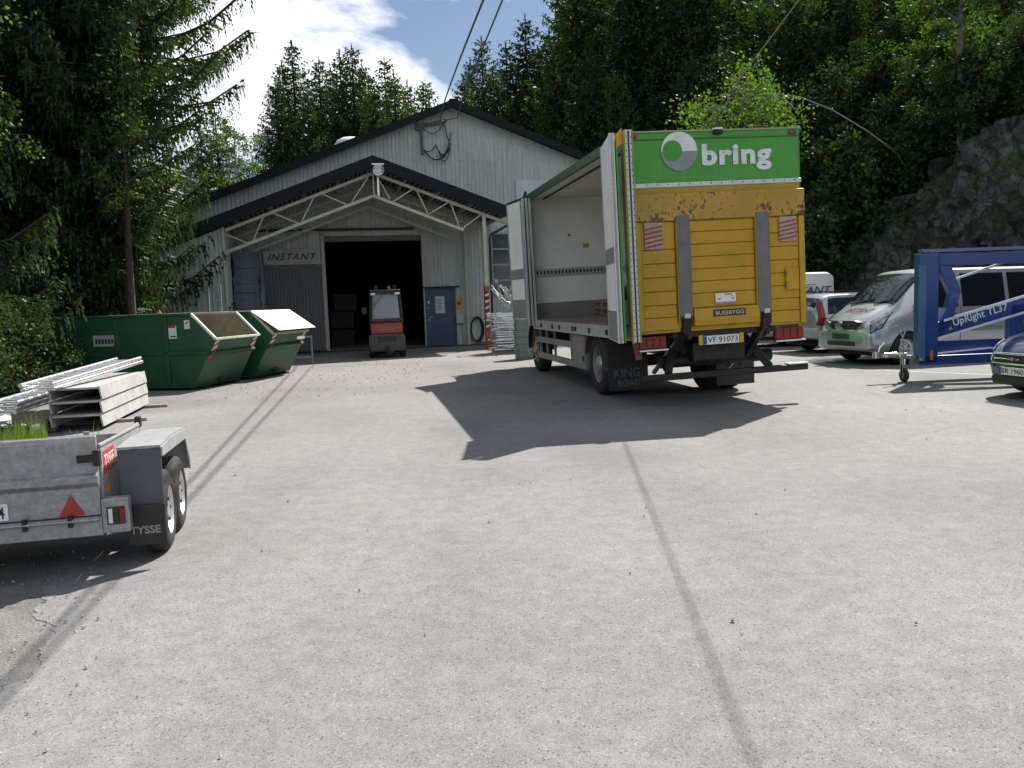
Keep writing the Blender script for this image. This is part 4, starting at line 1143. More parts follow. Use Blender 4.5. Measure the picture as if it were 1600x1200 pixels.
# ------------------------------------------------------------------ green skips
SKG = M('skip_green', (0.009, 0.072, 0.033), .5, 0, .25, 1.8, .15, 3, grime=.6)
SKIN = M('skip_inside_grime', (.22, .175, .105), .85, 0, .3, 2.5, .2, 20, col2=(.30, .26, .18))
SKRIM = M('worn_pale_green_rim', (.42, .5, .38), .55, 0, .25, 6, grime=.3)
def skip(origin, yaw, label, lid):
    e = empty('skip_container', (*origin, 0), yaw, label, 'skip', 'open skips in the yard')
    prof = [(0, .05), (.53, 1.03), (.03, 1.545), (-3.4, 1.545), (-3.95, 1.03), (-3.4, .05)]
    wd = 1.82
    for y0 in (0.0, wd - .04):
        MB().prism(prof, 'y', y0, y0 + .04).build('side_panel', SKG, e)
        yo = y0 - .035 if y0 == 0 else wd + .001
        for x in (-.55, -1.7, -2.85): MB().box(x - .04, x + .04, yo, yo + .034, .1, 1.5).build('side_rib', SKG, e, bevel=.008)
        MB().prism([(.26, .74), (.36, .74), (.36, .80), (-3.6, .80), (-3.6, .74)], 'y', yo, yo + .034).build('side_rail', SKG, e)
    MB().box(-3.4, 0.0, .041, wd - .041, .05, .09).build('floor', SKG, e)
    for sx, x0, x1 in ((1, 0, .53), (-1, -3.4, -3.95)):
        m = MB(); m.add([(x0, .041, .05), (x1, .041, 1.03), (x1, wd - .041, 1.03), (x0, wd - .041, .05), (x0 - .05 * sx, .041, .05), (x1 - .05 * sx, .041, 1.03), (x1 - .05 * sx, wd - .041, 1.03), (x0 - .05 * sx, wd - .041, .05)],
                        [(0, 1, 2, 3), (7, 6, 5, 4), (0, 4, 5, 1), (1, 5, 6, 2), (2, 6, 7, 3), (3, 7, 4, 0)])
        m.build('end_panel', SKG, e)
        def at(t, y, off): return (x0 + (x1 - x0) * t + off * sx, y, .05 + .98 * t)
        m = MB(); m.bar(at(.70, .02, .03), at(.70, wd - .02, .03), .06, .09, (sx, 0, .5)); m.build('end_rib', SKG, e, bevel=.01)
        m = MB(); m.bar(at(.12, .78, .02), at(.12, 1.04, .02), .12, .05, (sx, 0, .5)); m.build('lifting_pocket', DARK_STEEL, e)
    # inner lining
    m = MB()
    for y in (.046, wd - .046): m.add([(p[0] * (.985 if p[0] > -1 else 1) - (.02 if p[0] > 0 else 0), y, p[1] - .012 if p[1] > 1 else p[1] + .05) for p in prof], [tuple(range(6))])
    m.build('inner_lining', SKIN, e)
    m = MB(); m.quad((-.06, .048, .1), (.465, .048, 1.02), (.465, wd - .048, 1.02), (-.06, wd - .048, .1)); m.quad((-3.3, .048, .095), (-.06, .048, .095), (-.06, wd - .048, .095), (-3.3, wd - .048, .095)); m.build('inner_lining', SKIN, e)
    # rim
    for y in (.02, wd - .02):
        m = MB(); m.bar((-3.4, y, 1.56), (.04, y, 1.56), .07, .05); m.build('rim', SKG if y < 1 else SKRIM, e, bevel=.008)
        m = MB(); m.bar((.03, y, 1.56), (.54, y, 1.045), .07, .05); m.build('rim', SKRIM, e, bevel=.008)
    m = MB(); m.bar((.54, -.02, 1.04), (.54, wd + .02, 1.04), .06, .05); m.build('lip', SKRIM, e, bevel=.008)
    for y in (.3, wd - .3): MB().box(-3.5, .1, y - .06, y + .06, 0, .049).build('skid', DARK_STEEL, e)
    if lid:
        m = MB(); m.add([(-.3, -.03, 1.585), (.04, -.03, 1.58), (.72, -.03, 1.12), (.72, wd + .1, 1.12), (.04, wd + .1, 1.58), (-.3, wd + .1, 1.585)] , [(0, 1, 4, 5), (1, 2, 3, 4)])
        o = m.build('lid', WHITE_P, e); md = o.modifiers.new('solid', 'SOLIDIFY'); md.thickness = .012
        MB().box(.63, .655, 1.0, 1.4, .86, .93).build('sticker', M('pale_sticker', (.35, .4, .38), .6), e)
    else:
        MB().box(-.49, -.31, -.005, -.001, 1.07, 1.33).build('sticker', PAPER, e)
        MB().box(-.49, -.33, -.008, -.0055, 1.29, 1.335).build('sticker_band', RED_INK, e)
        MB().box(-.45, -.32, -.008, -.0055, 1.1, 1.125).build('sticker_band', INK, e)
        o = MB().box(-.125, -.005, -.005, -.001, 1.26, 1.44).build('sticker', PAPER, e)
        m = MB(); m.add([(-.105, -.007, 1.37), (-.03, -.007, 1.42), (-.02, -.007, 1.40), (-.09, -.007, 1.35)], [(0, 1, 2, 3)]); m.build('pictogram', INK, o)
        o = MB().box(-2.25, -1.66, -.006, -.001, .95, 1.18).build('name_plate', M('dull_white_plate', (.33, .35, .35), .6, 0, .2, 6), e)
        for k in range(6): MB().box(-2.2 + k * .075, -2.15 + k * .075, -.009, -.0065, 1.0 + .01 * (k % 2), 1.1).build('print_block', INK, o)
        for x in (-1.74, -1.70): MB().box(x, x + .015, -.009, -.0065, .97, 1.16).build('print_bar', INK, o)
    # hazard stripes near the lip
    for y, s in ((.12, 1), (wd - .12, 1)):
        base = [(.40, .80), (.49, .97)]
        for k in range(6):
            z0 = .62 + k * .06
            def ex(z): return .53 * (z - .05) / .98 + .012
            v = [(ex(z0), y - .08, z0), (ex(z0 + .06), y + .08, z0 + .06), (ex(z0 + .12), y + .08, z0 + .12), (ex(z0 + .06), y - .08, z0 + .06)]
            MB().add(v, [(0, 1, 2, 3)]).build('hazard_stripe', RED_INK if k % 2 == 0 else PAPER, e)
    return e
skip((-6.51, 17.12), -11.4, 'open dark green skip with an empty grimy inside, nearer of the two', False)
a_ = rad(-11.4)
skip((-6.51 + .12 * math.cos(a_) - 2.25 * math.sin(a_), 17.12 + .12 * math.sin(a_) + 2.25 * math.cos(a_)), -11.4, 'dark green skip closed with a white lid, farther of the two', True)
oc = empty('plywood_offcut', (-7.35, 17.7, 1.2), 10, 'pointed pale plywood offcut sticking out of the open skip', 'plywood')
MB().prism([(-.25, 0), (.25, 0), (.0, .47)], 'y', 0, .03).build('sheet', M('bright_ply', (.45, .3, .13), .7), oc)

# ------------------------------------------------------------------ ladders, beams, timber
def ladder(name, p, q, w, label, cat='ladder', group=None, step=.28, side=(1, 0, 0)):
    """Ladder from p to q; rails are round-cornered tubes, each rung its own part."""
    p, q = Vector(p), Vector(q)
    d = q - p; L_ = d.length; d.normalize()
    s = Vector(side); s = (s - d * s.dot(d)).normalized() * (w / 2)
    e = empty(name, p, 0, label, cat, group)
    o = Vector((0, 0, 0))
    for sg in (-1, 1): MB().tube([o + s * sg, o + s * sg + d * L_], .03, 10).build('rail', ALU, e, smooth=True)
    n = int(L_ / step)
    for k in range(n):
        a = o + d * (step * .5 + k * step)
        MB().cyl(a - s, a + s, .017, n=8).build('rung', ALU, e, smooth=True)
    return e
BY = rad(11.5); BEO = Vector((-5.75, 11.6, 0))
def be(x, y, z): return Vector((BEO.x + x * math.cos(BY) - y * math.sin(BY), BEO.y + x * math.sin(BY) + y * math.cos(BY), z))
BEAM = M('pale_painted_beam', (.37, .37, .355), .6, 0, .14, 3, grime=.3)
for k, nm in enumerate(('bottom', 'middle', 'top')):
    e = empty('channel_beam', be(0, 0, 0), 11.5, f'pale inverted-channel beam, {nm} one of the stack of three', 'beam', 'stacked beams')
    zt = .235 + k * .188
    MB().box(-.62, -.012, k * .02, 2.9 - k * .02, zt - .028, zt).build('web_plate', BEAM, e, bevel=.004)
    m = MB(); m.prism([(-.011, zt), (.012, zt + .015), (.04, zt - .178), (.018, zt - .18)], 'y', k * .02, 2.9 - k * .03); m.build('flange', BEAM, e, bevel=.004)
    m = MB(); m.prism([(-.632, zt), (-.655, zt + .01), (-.64, zt - .16), (-.615, zt - .16)], 'y', k * .02, 2.9 - k * .03); m.build('flange', BEAM, e, bevel=.004)
for y, xr, nm in ((.85, .42, 'nearer'), (2.65, .38, 'farther')):
    e = empty('timber_bearer', be(0, y, 0), 11.5 + 3, f'weathered timber bearer under the beam stack, {nm} one', 'timber', 'bearers under the beams')
    MB().box(-.8, xr, -.05, .05, 0.002, .048).build('plank', GREYWOOD, e, bevel=.004)
    MB().box(-.75, xr - .1, .08, .17, 0.002, .03).build('lath', WOOD, e)
ladder('aluminium_ladder', be(-.70, -.25, .70), be(-.27, 3.0, .84), .40, 'aluminium ladder lying on top of the beam stack, upper of two')
ladder('aluminium_ladder', be(-.69, -.22, .635), be(-.25, 3.0, .775), .40, 'aluminium ladder on the beam stack, directly under the topmost ladder')
for k in range(3):
    ladder('aluminium_ladder', be(-1.13 + .03 * k, -.35 - .04 * k, .36 + k * .066), be(-.85, 2.9, .42 + k * .066), .36, ['lowest', 'middle', 'topmost'][k] + ' ladder of the three lying beside the beam stack', group='ladders beside the beams')
e = empty('timber_prop', be(-.9, .2, 0), 11.5, 'dark timber prop stack under the side ladders', 'timber')
MB().box(-.3, .25, 0, .15, 0.002, .3).build('block', GREYWOOD, e, bevel=.006); MB().box(-.25, .25, 2.0, 2.15, 0.002, .34).build('block', GREYWOOD, e, bevel=.006)
e = empty('drain_pipe', be(-.75, -.5, .12), 11.5, 'grey plastic pipe end lying beside the beams', 'pipe')
m = MB(); m.lathe([(0, .065), (0, .055), (2.0, .055), (2.0, .065)], (0, 0, 0), 'y', 16, True); m.build('tube', M('pipe_grey', (.1, .1, .11), .5), e, smooth=True)
e = empty('corrugated_sheet', be(-1.7, -.2, .12), 20, 'pale corrugated sheet lying at the grass edge', 'sheet')
m = MB()
for k in range(16):
    x = k * .06
    z0, z1 = (.0, .035) if k % 2 else (.035, .0)
    m.add([(x, 0, z0), (x + .06, 0, z1), (x + .06, 1.6, z1), (x, 1.6, z0)], [(0, 1, 2, 3)])
o = m.build('sheet', BEAM, e); md = o.modifiers.new('solid', 'SOLIDIFY'); md.thickness = .004
# ladder standing against the wing wall
bm_ = Matrix.Translation((BLD[0], BLD[1], 0)) @ Matrix.Rotation(rad(BYAW), 4, 'Z')
def bw(x, y, z): return bm_ @ Vector((x, y, z))
ladder('aluminium_ladder', bw(-6.96, -4.35, 0), bw(-6.96, -3.95, 2.42), .36, 'grey ladder standing against the wing wall behind the skip', side=(math.cos(rad(13)), math.sin(rad(13)), 0), step=.3)

# ------------------------------------------------------------------ trestles by the lidded skip
def trestle(pos, yaw, w, d, h, label):
    e = empty('steel_trestle', pos, yaw, label, 'trestle')
    st = M('blue_grey_steel', (.2, .22, .26), .5, .4, .2, 6)
    for x in (0, w):
        for y in (0, d): MB().box(x - .02, x + .02, y - .02, y + .02, 0, h).build('leg', st, e)
    for z in (h, h * .28):
        for y in (0, d): MB().box(.021, w - .021, y - .018, y + .018, z - .04, z - .002).build('rail', st, e)
    for x in (0, w): MB().box(x - .018, x + .018, .021, d - .021, h * .28 - .04, h * .28 - .002).build('cross_rail', st, e)
trestle(bw(-5.6, -7.2, 0), 13, 1.5, .6, .8, 'blue-grey steel trestle standing behind the lidded skip')
e = empty('steel_prop', (-5.95, 22.35, 0), 8, 'short pale steel prop standing at the lidded skip corner', 'prop')
MB().bar((0, 0, 0), (.02, 0, .62), .05, .05).build('upright', BEAM, e); MB().bar((-.5, .0, .16), (0, .0, .16), .04, .05).build('foot_rail', BEAM, e); MB().bar((-.25, 0, .2), (.02, 0, .6), .03, .03).build('brace', DARK_STEEL, e)

# ------------------------------------------------------------------ pallet boxes in the canopy recess
PB = M('blue_grey_weathered_wood', (.13, .15, .19), .85, 0, .25, 4, .2)
def pallet_box(label, loc, yaw):
    e = empty('pallet_box', loc, yaw, label, 'pallet', 'pallet boxes stacked under the canopy')
    MB().box(-.6, .6, -.4, .4, .10, .125).build('deck', PB, e)
    for x in (-.55, 0, .55): MB().box(x - .05, x + .05, -.4, .4, 0.002, .0985).build('foot', PB, e)
    for y in (-.4, .38): MB().box(-.6, .6, y, y + .02, .126, .27).build('collar_board', PB, e)
    for x in (-.6, .58): MB().box(x, x + .02, -.379, .379, .126, .27).build('collar_board', PB, e)
    return e
NTH = ['first', 'second', 'third', 'fourth', 'fifth', 'sixth', 'seventh', 'eighth', 'ninth', 'tenth', 'eleventh', 'twelfth', '13th', '14th', '15th', '16th', '17th']
pb0 = pallet_box('lowest blue-grey pallet box of the tall stack under the canopy', bw(-6.14, -1.5, 0), 103)
for k in range(1, 13):
    c = copy_tree(pb0)
    c.location = bw(-6.14 + random.uniform(-.03, .03), -1.5 + random.uniform(-.03, .03), .273 * k)
    c.rotation_euler[2] = rad(103 + random.uniform(-2, 2))
    c['label'] = 'blue-grey pallet box in the tall stack under the canopy, ' + NTH[12 - k] + ' from the top'

# ------------------------------------------------------------------ forklift in the doorway
FK = empty('forklift', (-3.72, 25.35, 0), 8, 'orange forklift with glazed cab parked in the doorway shade', 'forklift')
FOR = M('forklift_orange', (.30, .05, .022), .45, 0, .15, 3, grime=.35)
FGR = M('counterweight_grey', (.075, .065, .058), .7, 0, .25, 5, .2, grime=.5)
m = MB(); m.prism([(-.52, .2), (.52, .2), (.55, .35), (.55, .62), (.5, .74), (-.5, .74), (-.55, .62), (-.55, .35)], 'y', 0.0, .5); cw = m.build('counterweight', FGR, FK, bevel=.05)
MB().box(-.28, .28, -.012, -.001, .50, .66).build('grille', BLACK, cw)
MB().box(-.06, .06, -.06, .0, .25, .36).build('tow_pin', DARK_STEEL, cw, bevel=.01)
m = MB(); m.prism([(.02, .745), (1.2, .745), (1.2, 1.0), (.3, 1.1), (.1, 1.06), (.02, .95)], 'x', -.48, .48); hd_ = m.build('engine_hood', FOR, FK, bevel=.04)
MB().box(-.22, .22, .012, .019, .84, .885).build('faded_badge', M('dull_badge', (.25, .16, .13), .6), hd_)
MB().box(-.5, .5, .5, 1.7, .3, .74).build('chassis', FGR, FK, bevel=.03)
FBK = M('cab_black', (.03, .03, .035), .5)
for x in (-.46, .46):
    MB().bar((x * 1.02, .18, 1.05), (x * .9, .25, 2.02), .07, .07).build('cab_post', FBK, FK); MB().bar((x, 1.5, .74), (x * .9, 1.25, 2.02), .06, .06).build('cab_post', FBK, FK)
MB().box(-.46, .46, .15, 1.4, 2.0, 2.07).build('cab_roof', FBK, FK, bevel=.03)
MB().box(-.46, .46, .14, .2, 1.1, 1.2).build('cab_sill', FBK, FK, bevel=.015)
MB().add([(-.41, .185, 1.2), (.41, .185, 1.2), (.37, .225, 1.93), (-.37, .225, 1.93)], [(0, 1, 2, 3)]).build('rear_window', M('sky_reflection_glass', (.22, .24, .27), .12, 0, .1, 2), FK)  # reflected sky is put into the pane's pale blue-grey colour
MB().box(-.43, .43, .16, .23, 1.93, 1.99).build('window_header', FBK, FK)
m = MB(); m.bar((-.08, .17, 1.93), (-.33, .155, 1.6), .015, .015); m.bar((-.33, .155, 1.75), (-.35, .155, 1.45), .012, .02); m.build('wiper', BLACK, FK)
for x in (-.36, .36): MB().box(x - .07, x + .07, .10, .139, 1.91, 1.975).build('work_lamp', WHITE_P, FK, bevel=.008)
m = MB(); m.lathe([(0, .055), (.09, .05), (.11, .02), (.112, 0)], (.12, .5, 2.075), 'z', 12); m.build('beacon', M('beacon_orange', (.5, .13, .02), .3), FK, smooth=True)
for x, y, R, w in ((.56, .42, .26, .2), (-.56, .42, .26, .2), (.58, 1.7, .33, .25), (-.58, 1.7, .33, .25)): small_wheel(FK, x, y, R, w, -1 if x > 0 else 1, FGR)
for x in (-.3, .3): MB().box(x - .05, x + .05, 2.05, 2.2, .05, 2.25).build('mast_rail', DARK_STEEL, FK); 
for x in (-.25, .25): MB().box(x - .06, x + .06, 2.3, 3.4, .05, .1).build('fork', DARK_STEEL, FK)
MB().box(-.72, -.58, .35, .41, 1.35, 1.55).build('mirror', BLACK, FK)
e = empty('white_drum', bw(-1.7, -4.0, 0), 0, 'pale plastic drum beside the forklift in the doorway', 'drum')
m = MB(); m.lathe([(.02, 0), (.02, .2), (.05, .22), (.5, .22), (.55, .2), (.58, .08), (.6, 0)], (-.35, .3, .6), 'z', 16); m.build('barrel', M('drum_plastic', (.4, .4, .36), .5), e, smooth=True)
MB().box(-.62, -.08, .05, .55, 0, .6).build('stand', DARK_STEEL, e)
for k, (x, z) in enumerate(((-2.9, 0), (-2.9, .75), (-2.75, 1.45))):
    e = empty('storage_crate', bw(x, 3.2, z), 13, ['lowest', 'middle', 'top'][k] + ' grey crate stacked just inside the doorway', 'crate', 'crates inside the doorway')
    for y in (-.35, .33): MB().box(-.45, .45, y, y + .02, .0, .66).build('side_board', M('crate_grey%d' % k, (.03, .03, .029), .9), e)
    for xx in (-.45, .43): MB().box(xx, xx + .02, -.329, .329, .0, .66).build('end_board', DARK_STEEL, e)
    MB().box(-.42, .42, -.32, .32, .02, .05).build('base_board', PB, e)

# ------------------------------------------------------------------ scaffold parts and crates by the post
SG2 = M('bright_galvanised', (.55, .57, .58), .3, .85, .2, 9, .1, 40)
SPO = Vector((0.15, 26.1, 0))
for k, dy in enumerate((-.3, .35)):
    e = empty('timber_bearer', SPO + Vector((0, dy, 0)), 13, f'timber bearer under the scaffold frames, {"front" if k == 0 else "back"} one', 'timber', 'bearers under the scaffold')
    MB().box(-.75, .75, -.05, .05, 0, .09).build('plank', GREYWOOD, e)
fr0 = None
for k in range(17):
    loc = SPO + Vector((random.uniform(-.06, .06), random.uniform(-.05, .05), .12 + k * .068))
    if fr0 is None:
        fr0 = empty('scaffold_section', loc, 13, 'lowest galvanised scaffold section of the flat stack by the canopy post', 'scaffolding', 'scaffold sections stacked flat')
        for y in (-.42, .42): MB().cyl((-.72, y, 0), (.72, y, 0), .026, n=8).build('rail_tube', SG2, fr0, smooth=True)
        for x in (-.6, -.2, .2, .6): MB().cyl((x, -.42, 0), (x, .42, 0), .02, n=8).build('cross_tube', SG2, fr0, smooth=True)
        MB().bar((-.6, -.4, .0), (.6, .4, .0), .03, .012).build('brace', SG2, fr0)
        MB().box(-.72, -.5, -.05, .05, -.02, .02).build('bracket', SG2, fr0)
    else:
        c = copy_tree(fr0); c.location = loc; c.rotation_euler = (random.uniform(-.02, .02), random.uniform(-.02, .02), rad(13 + random.uniform(-9, 9))); c['label'] = 'galvanised scaffold section in the flat stack by the canopy post, ' + NTH[16 - k] + ' from the top'
br0 = None
for k in range(22):
    loc = SPO + Vector((random.uniform(-.32, .2), random.uniform(-.3, .3), 1.34 + random.uniform(0, .12)))
    if br0 is None:
        br0 = empty('scaffold_brace', loc, 0, 'short galvanised brace standing in the bundle above the scaffold stack', 'brace', 'loose scaffold braces')
        MB().cyl((0, 0, 0), (0, 0, .75), .02, n=7).build('tube', SG2, br0, smooth=True)
        MB().box(-.045, .045, -.012, .012, .70, .80).build('claw', SG2, br0); MB().box(-.03, .03, -.03, .03, .35, .42).build('coupler', SG2, br0)
        br0.rotation_euler = (.3, -.2, .5)
    else:
        c = copy_tree(br0); c.location = loc; c.rotation_euler = (random.uniform(-.7, .7), random.uniform(-.6, .6), random.uniform(0, 6)); s_ = random.uniform(.6, 1.15); c.scale = (1, 1, s_)
CRT = M('grey_green_crate', (.17, .22, .2), .6, 0, .12, 4)
for k in range(6):
    e = empty('plastic_crate', (.42 + random.uniform(-.015, .015), 22.95, .004 + k * .198), 13 + random.uniform(-2, 2), ['bottom', 'second', 'third', 'fourth', 'fifth', 'top'][k] + ' grey-green crate' + (' of the stack of six beside the truck front' if k in (0, 5) else ' up in the stack of six beside the truck front'), 'crate', 'crates stacked beside the truck')
    MB().box(-.28, .28, -.2, .2, .0, .012).build('base', CRT, e)
    for y in (-.2, .185): m = MB(); m.prism([(-.28, .013), (.28, .013), (.3, .17), (.3, .19), (-.3, .19), (-.3, .17)], 'y', y, y + .015); m.build('side', CRT, e)
    for x in (-.29, .275): MB().box(x, x + .015, -.184, .184, .013, .188).build('end', CRT, e)
# ------------------------------------------------------------------ road vehicles
class Body:
    """Closed car shell lofted from key sections; P(y, u) gives a point on its right side (u: 0 sill .. 6 roof centre)."""
    def __init__(self, keys, n=70, smooth=2):
        K_ = np.array(keys, float)
        ys = np.linspace(K_[0, 0], K_[-1, 0], n)
        A = np.stack([np.interp(ys, K_[:, 0], K_[:, i]) for i in range(K_.shape[1])], 1)
        for _ in range(smooth):
            B_ = A.copy(); B_[1:-1] = (A[:-2] + 2 * A[1:-1] + A[2:]) / 4; A = B_
        A[:, 0] = ys
        self.A, self.ys = A, ys
    def sec(self, y):
        a = [float(np.interp(y, self.ys, self.A[:, i])) for i in range(self.A.shape[1])]
        _, zb, hwb, hwm, zbelt, hwbelt, zt, hwt = a
        return [(hwb * .93, zb), (hwb, zb + .10), (hwm, zb + .55 * (zbelt - zb)), (hwbelt, zbelt), (hwt, zt - .06), (hwt * .82, zt - .018), (0.0, zt)]
    def P(self, y, u, side=1):
        s = self.sec(y)
        i = min(int(u), 5); t = u - i
        # rounded between points
        def cr(k, c):
            p = [s[max(0, min(6, j))][c] for j in (k - 1, k, k + 1, k + 2)]
            return .5 * (2 * p[1] + (-p[0] + p[2]) * t + (2 * p[0] - 5 * p[1] + 4 * p[2] - p[3]) * t * t + (-p[0] + 3 * p[1] - 3 * p[2] + p[3]) * t ** 3)
        if i in (1, 2, 3): x, z = cr(i, 0), cr(i, 1)
        else:
            x = s[i][0] + (s[i + 1][0] - s[i][0]) * t; z = s[i][1] + (s[i + 1][1] - s[i][1]) * t
        return Vector((x * side, y, z))
    def N(self, y, u, side=1):
        e = .01
        dy = self.P(min(y + e, self.ys[-1]), u, side) - self.P(max(y - e, self.ys[0]), u, side)
        du = self.P(y, min(6, u + .05), side) - self.P(y, max(0, u - .05), side)
        n = dy.cross(du).normalized()
        c = Vector((0, y, .9))
        return n if n.dot(self.P(y, u, side) - c) > 0 else -n
    def shell(self):
        us = [0, .5, 1, 1.33, 1.67, 2, 2.25, 2.5, 2.75, 3, 3.25, 3.5, 3.75, 4, 4.5, 5, 5.5, 6]
        m = MB(); rings = []
        for y in self.ys:
            r = [self.P(y, u, 1) for u in us] + [self.P(y, u, -1) for u in us[::-1][1:]]
            rings.append(r)
        k = len(rings[0]); vs = [p for r in rings for p in r]; fs = []
        for i in range(len(rings) - 1):
            for j in range(k):
                fs.append((i * k + j, i * k + (j + 1) % k, (i + 1) * k + (j + 1) % k, (i + 1) * k + j))
        fs.append(tuple(range(k))); fs.append(tuple((len(rings) - 1) * k + j for j in range(k - 1, -1, -1)))
        return m.add(vs, fs)
    def patch(self, name, mat, parent, u0, u1, lo, hi, side, off=.007, n=10, m=6):
        """Surface patch: at u0 it runs over y in lo, at u1 over y in hi."""
        mb = MB(); vs, fs = [], []
        for j in range(m + 1):
            t = j / m; u = u0 + (u1 - u0) * t
            a = lo[0] + (hi[0] - lo[0]) * t; b = lo[1] + (hi[1] - lo[1]) * t
            for i in range(n + 1):
                y = a + (b - a) * i / n
                vs.append(self.P(y, u, side) + self.N(y, u, side) * off)
        for j in range(m):
            for i in range(n): q = j * (n + 1) + i; fs.append((q, q + 1, q + n + 2, q + n + 1))
        return mb.add(vs, fs).build(name, mat, parent, smooth=True)
    def top_patch(self, name, mat, parent, ya, yb, inset=.04, off=.008):
        """Windscreen or rear glass: spans both sides between stations ya and yb."""
        mb = MB(); vs, fs = [], []; us = [4.0 + inset, 4.4, 4.8, 5.2, 5.6, 6.0]
        n = 10
        for i in range(n + 1):
            y = ya + (yb - ya) * i / n
            row = [self.P(y, u, 1) + self.N(y, u, 1) * off for u in us] + [self.P(y, u, -1) + self.N(y, u, -1) * off for u in us[::-1][1:]]
            vs += row
        k = 2 * len(us) - 1
        for i in range(n):
            for j in range(k - 1): fs.append((i * k + j, i * k + j + 1, (i + 1) * k + j + 1, (i + 1) * k + j))
        return mb.add(vs, fs).build(name, mat, parent, smooth=True)
    def top_z(self, x, y):
        lo, hi = 4.0, 6.0
        for _ in range(18):
            mid = (lo + hi) / 2
            if self.P(y, mid).x > abs(x): lo = mid
            else: hi = mid
        return self.P(y, lo).z

def wheel_arches(obj, ys, hw, R):
    m = MB()
    for y in ys:
        for s in (-1, 1): m.cyl((s * (hw - .26), y, R * .92), (s * (hw + .2), y, R * .92), R * 1.16, n=28)
    boolean_cut(obj, m)
def car_wheels(parent, ys, hw, R, rim):
    for y in ys:
        small_wheel(parent, hw, y, R, .2, -1, rim); small_wheel(parent, -hw, y, R, .2, 1, rim)
CARGLASS = M_glass('car_glass', (.012, .015, .018), .02, .82)
HEADL = M('headlamp_lens', (.22, .25, .25), .06, .5, .5, 9, col2=(.5, .52, .52))
SILVER = M('silver_car_paint', (.46, .48, .50), .28, .55, .05, 2, coat=.5)
WAGON_P = M('wagon_silver_paint', (.36, .39, .42), .3, .5, .05, 2, coat=.5)
VANWHITE = M('van_white_paint', (.66, .68, .66), .3, 0, .05, 2, coat=.4)
DKBLUE = M('dark_blue_green_paint', (.008, .02, .055), .22, .2, .08, 2, coat=.7)
CARDARK = M('car_underbody', (.02, .02, .02), .8)

# --- silver people carrier
VY = 105
vey = Vector((-math.sin(rad(VY)), math.cos(rad(VY)), 0)); vex = Vector((math.cos(rad(VY)), math.sin(rad(VY)), 0))
vo = Vector((7.30, 16.95, 0)) + vex * .95 - vey * 4.75
V = empty('minivan', vo, VY, 'silver minivan with two round spotlights and INSTANT lettering on its bonnet', 'van')
VB = Body([(0.0, .42, .84, .88, 1.08, .86, 1.84, .70), (.10, .34, .90, .94, 1.08, .92, 1.93, .76), (.6, .30, .92, .955, 1.08, .94, 1.97, .79), (2.9, .30, .92, .955, 1.08, .94, 1.98, .79), (3.3, .30, .92, .955, 1.08, .935, 1.93, .77),
           (3.5, .30, .92, .955, 1.09, .93, 1.80, .755), (4.0, .29, .92, .955, 1.06, .925, 1.33, .77), (4.08, .29, .92, .95, 1.04, .92, 1.26, .77), (4.40, .28, .90, .93, .96, .885, 1.08, .70), (4.60, .28, .86, .89, .86, .82, .95, .62), (4.70, .30, .78, .82, .76, .74, .84, .55), (4.76, .36, .68, .72, .66, .65, .72, .48)])
vb = VB.shell().build('body', SILVER, V, smooth=True)
wheel_arches(vb, (.95, 3.86), .95, .34); vb.data.polygons.foreach_set('use_smooth', [True] * len(vb.data.polygons)); vb.data.set_sharp_from_angle(angle=rad(35))
car_wheels(V, (.95, 3.86), .93, .335, ALU)
VB.top_patch('windscreen', CARGLASS, V, 3.36, 4.0)
VB.top_patch('cowl_strip', BLACK, V, 4.005, 4.06)
for s in (-1, 1):
    VB.patch('door_window', CARGLASS, V, 3.10, 3.86, (2.62, 3.72), (2.62, 3.34), s)
    VB.patch('side_window', CARGLASS, V, 3.10, 3.86, (1.40, 2.50), (1.40, 2.50), s)
    VB.patch('side_window', CARGLASS, V, 3.10, 3.86, (.22, 1.30), (.3, 1.30), s)
    VB.patch('lamp_surround', BLACK, V, 2.42, 3.68, (4.46, 4.675), (4.07, 4.60), s, .005)
    VB.patch('headlamp', HEADL, V, 2.52, 3.58, (4.49, 4.655), (4.12, 4.575), s, .011)
    VB.patch('bonnet_seam', BLACK, V, 3.75, 3.80, (4.10, 4.60), (4.10, 4.60), s, .004)
    VB.patch('door_seam', BLACK, V, .9, 3.1, (2.555, 2.57), (2.555, 2.57), s, .003, 1, 8)
    VB.patch('door_seam', BLACK, V, 1.1, 3.1, (3.62, 3.632), (3.72, 3.732), s, .003, 1, 8)
    VB.patch('side_moulding', M('grey_moulding', (.2, .21, .22), .6), V, 1.75, 2.0, (1.5, 3.35), (1.5, 3.35), s, .01, 10, 2)
    m = MB(); m.box(s * .97 - .09, s * .97 + .13 * s + .05, 3.50, 3.62, 1.10, 1.32); m.build('mirror', SILVER, V, bevel=.03)
    MB().box(min(s * .965, s * .985), max(s * .965, s * .985), 2.72, 2.9, 1.0, 1.03).build('door_handle', BLACK, V)
m = MB(); m.prism([(-.44, .745), (.44, .745), (.52, .90), (.40, .935), (-.40, .935), (-.52, .90)], 'y', 4.62, 4.752); m.build('grille', BLACK, V, bevel=.01)
m = MB(); m.prism([(-.86, .34), (-.72, .30), (.72, .30), (.86, .34), (.84, .68), (.6, .72), (-.6, .72), (-.84, .68)], 'y', 4.35, 4.74); bp = m.build('bumper', SILVER, V, bevel=.06, seg=3)
MB().box(-.45, .45, 4.735, 4.775, .40, .50).build('intake', BLACK, bp, bevel=.015)
pl = MB().box(-.26, .26, 4.78, 4.79, .54, .66).build('number_plate', M('green_plate', (.01, .09, .06), .45), V)
for k in range(6): MB().box(-.2 + k * .07, -.16 + k * .07, 4.791, 4.793, .565, .635).build('plate_digit', INK, pl)
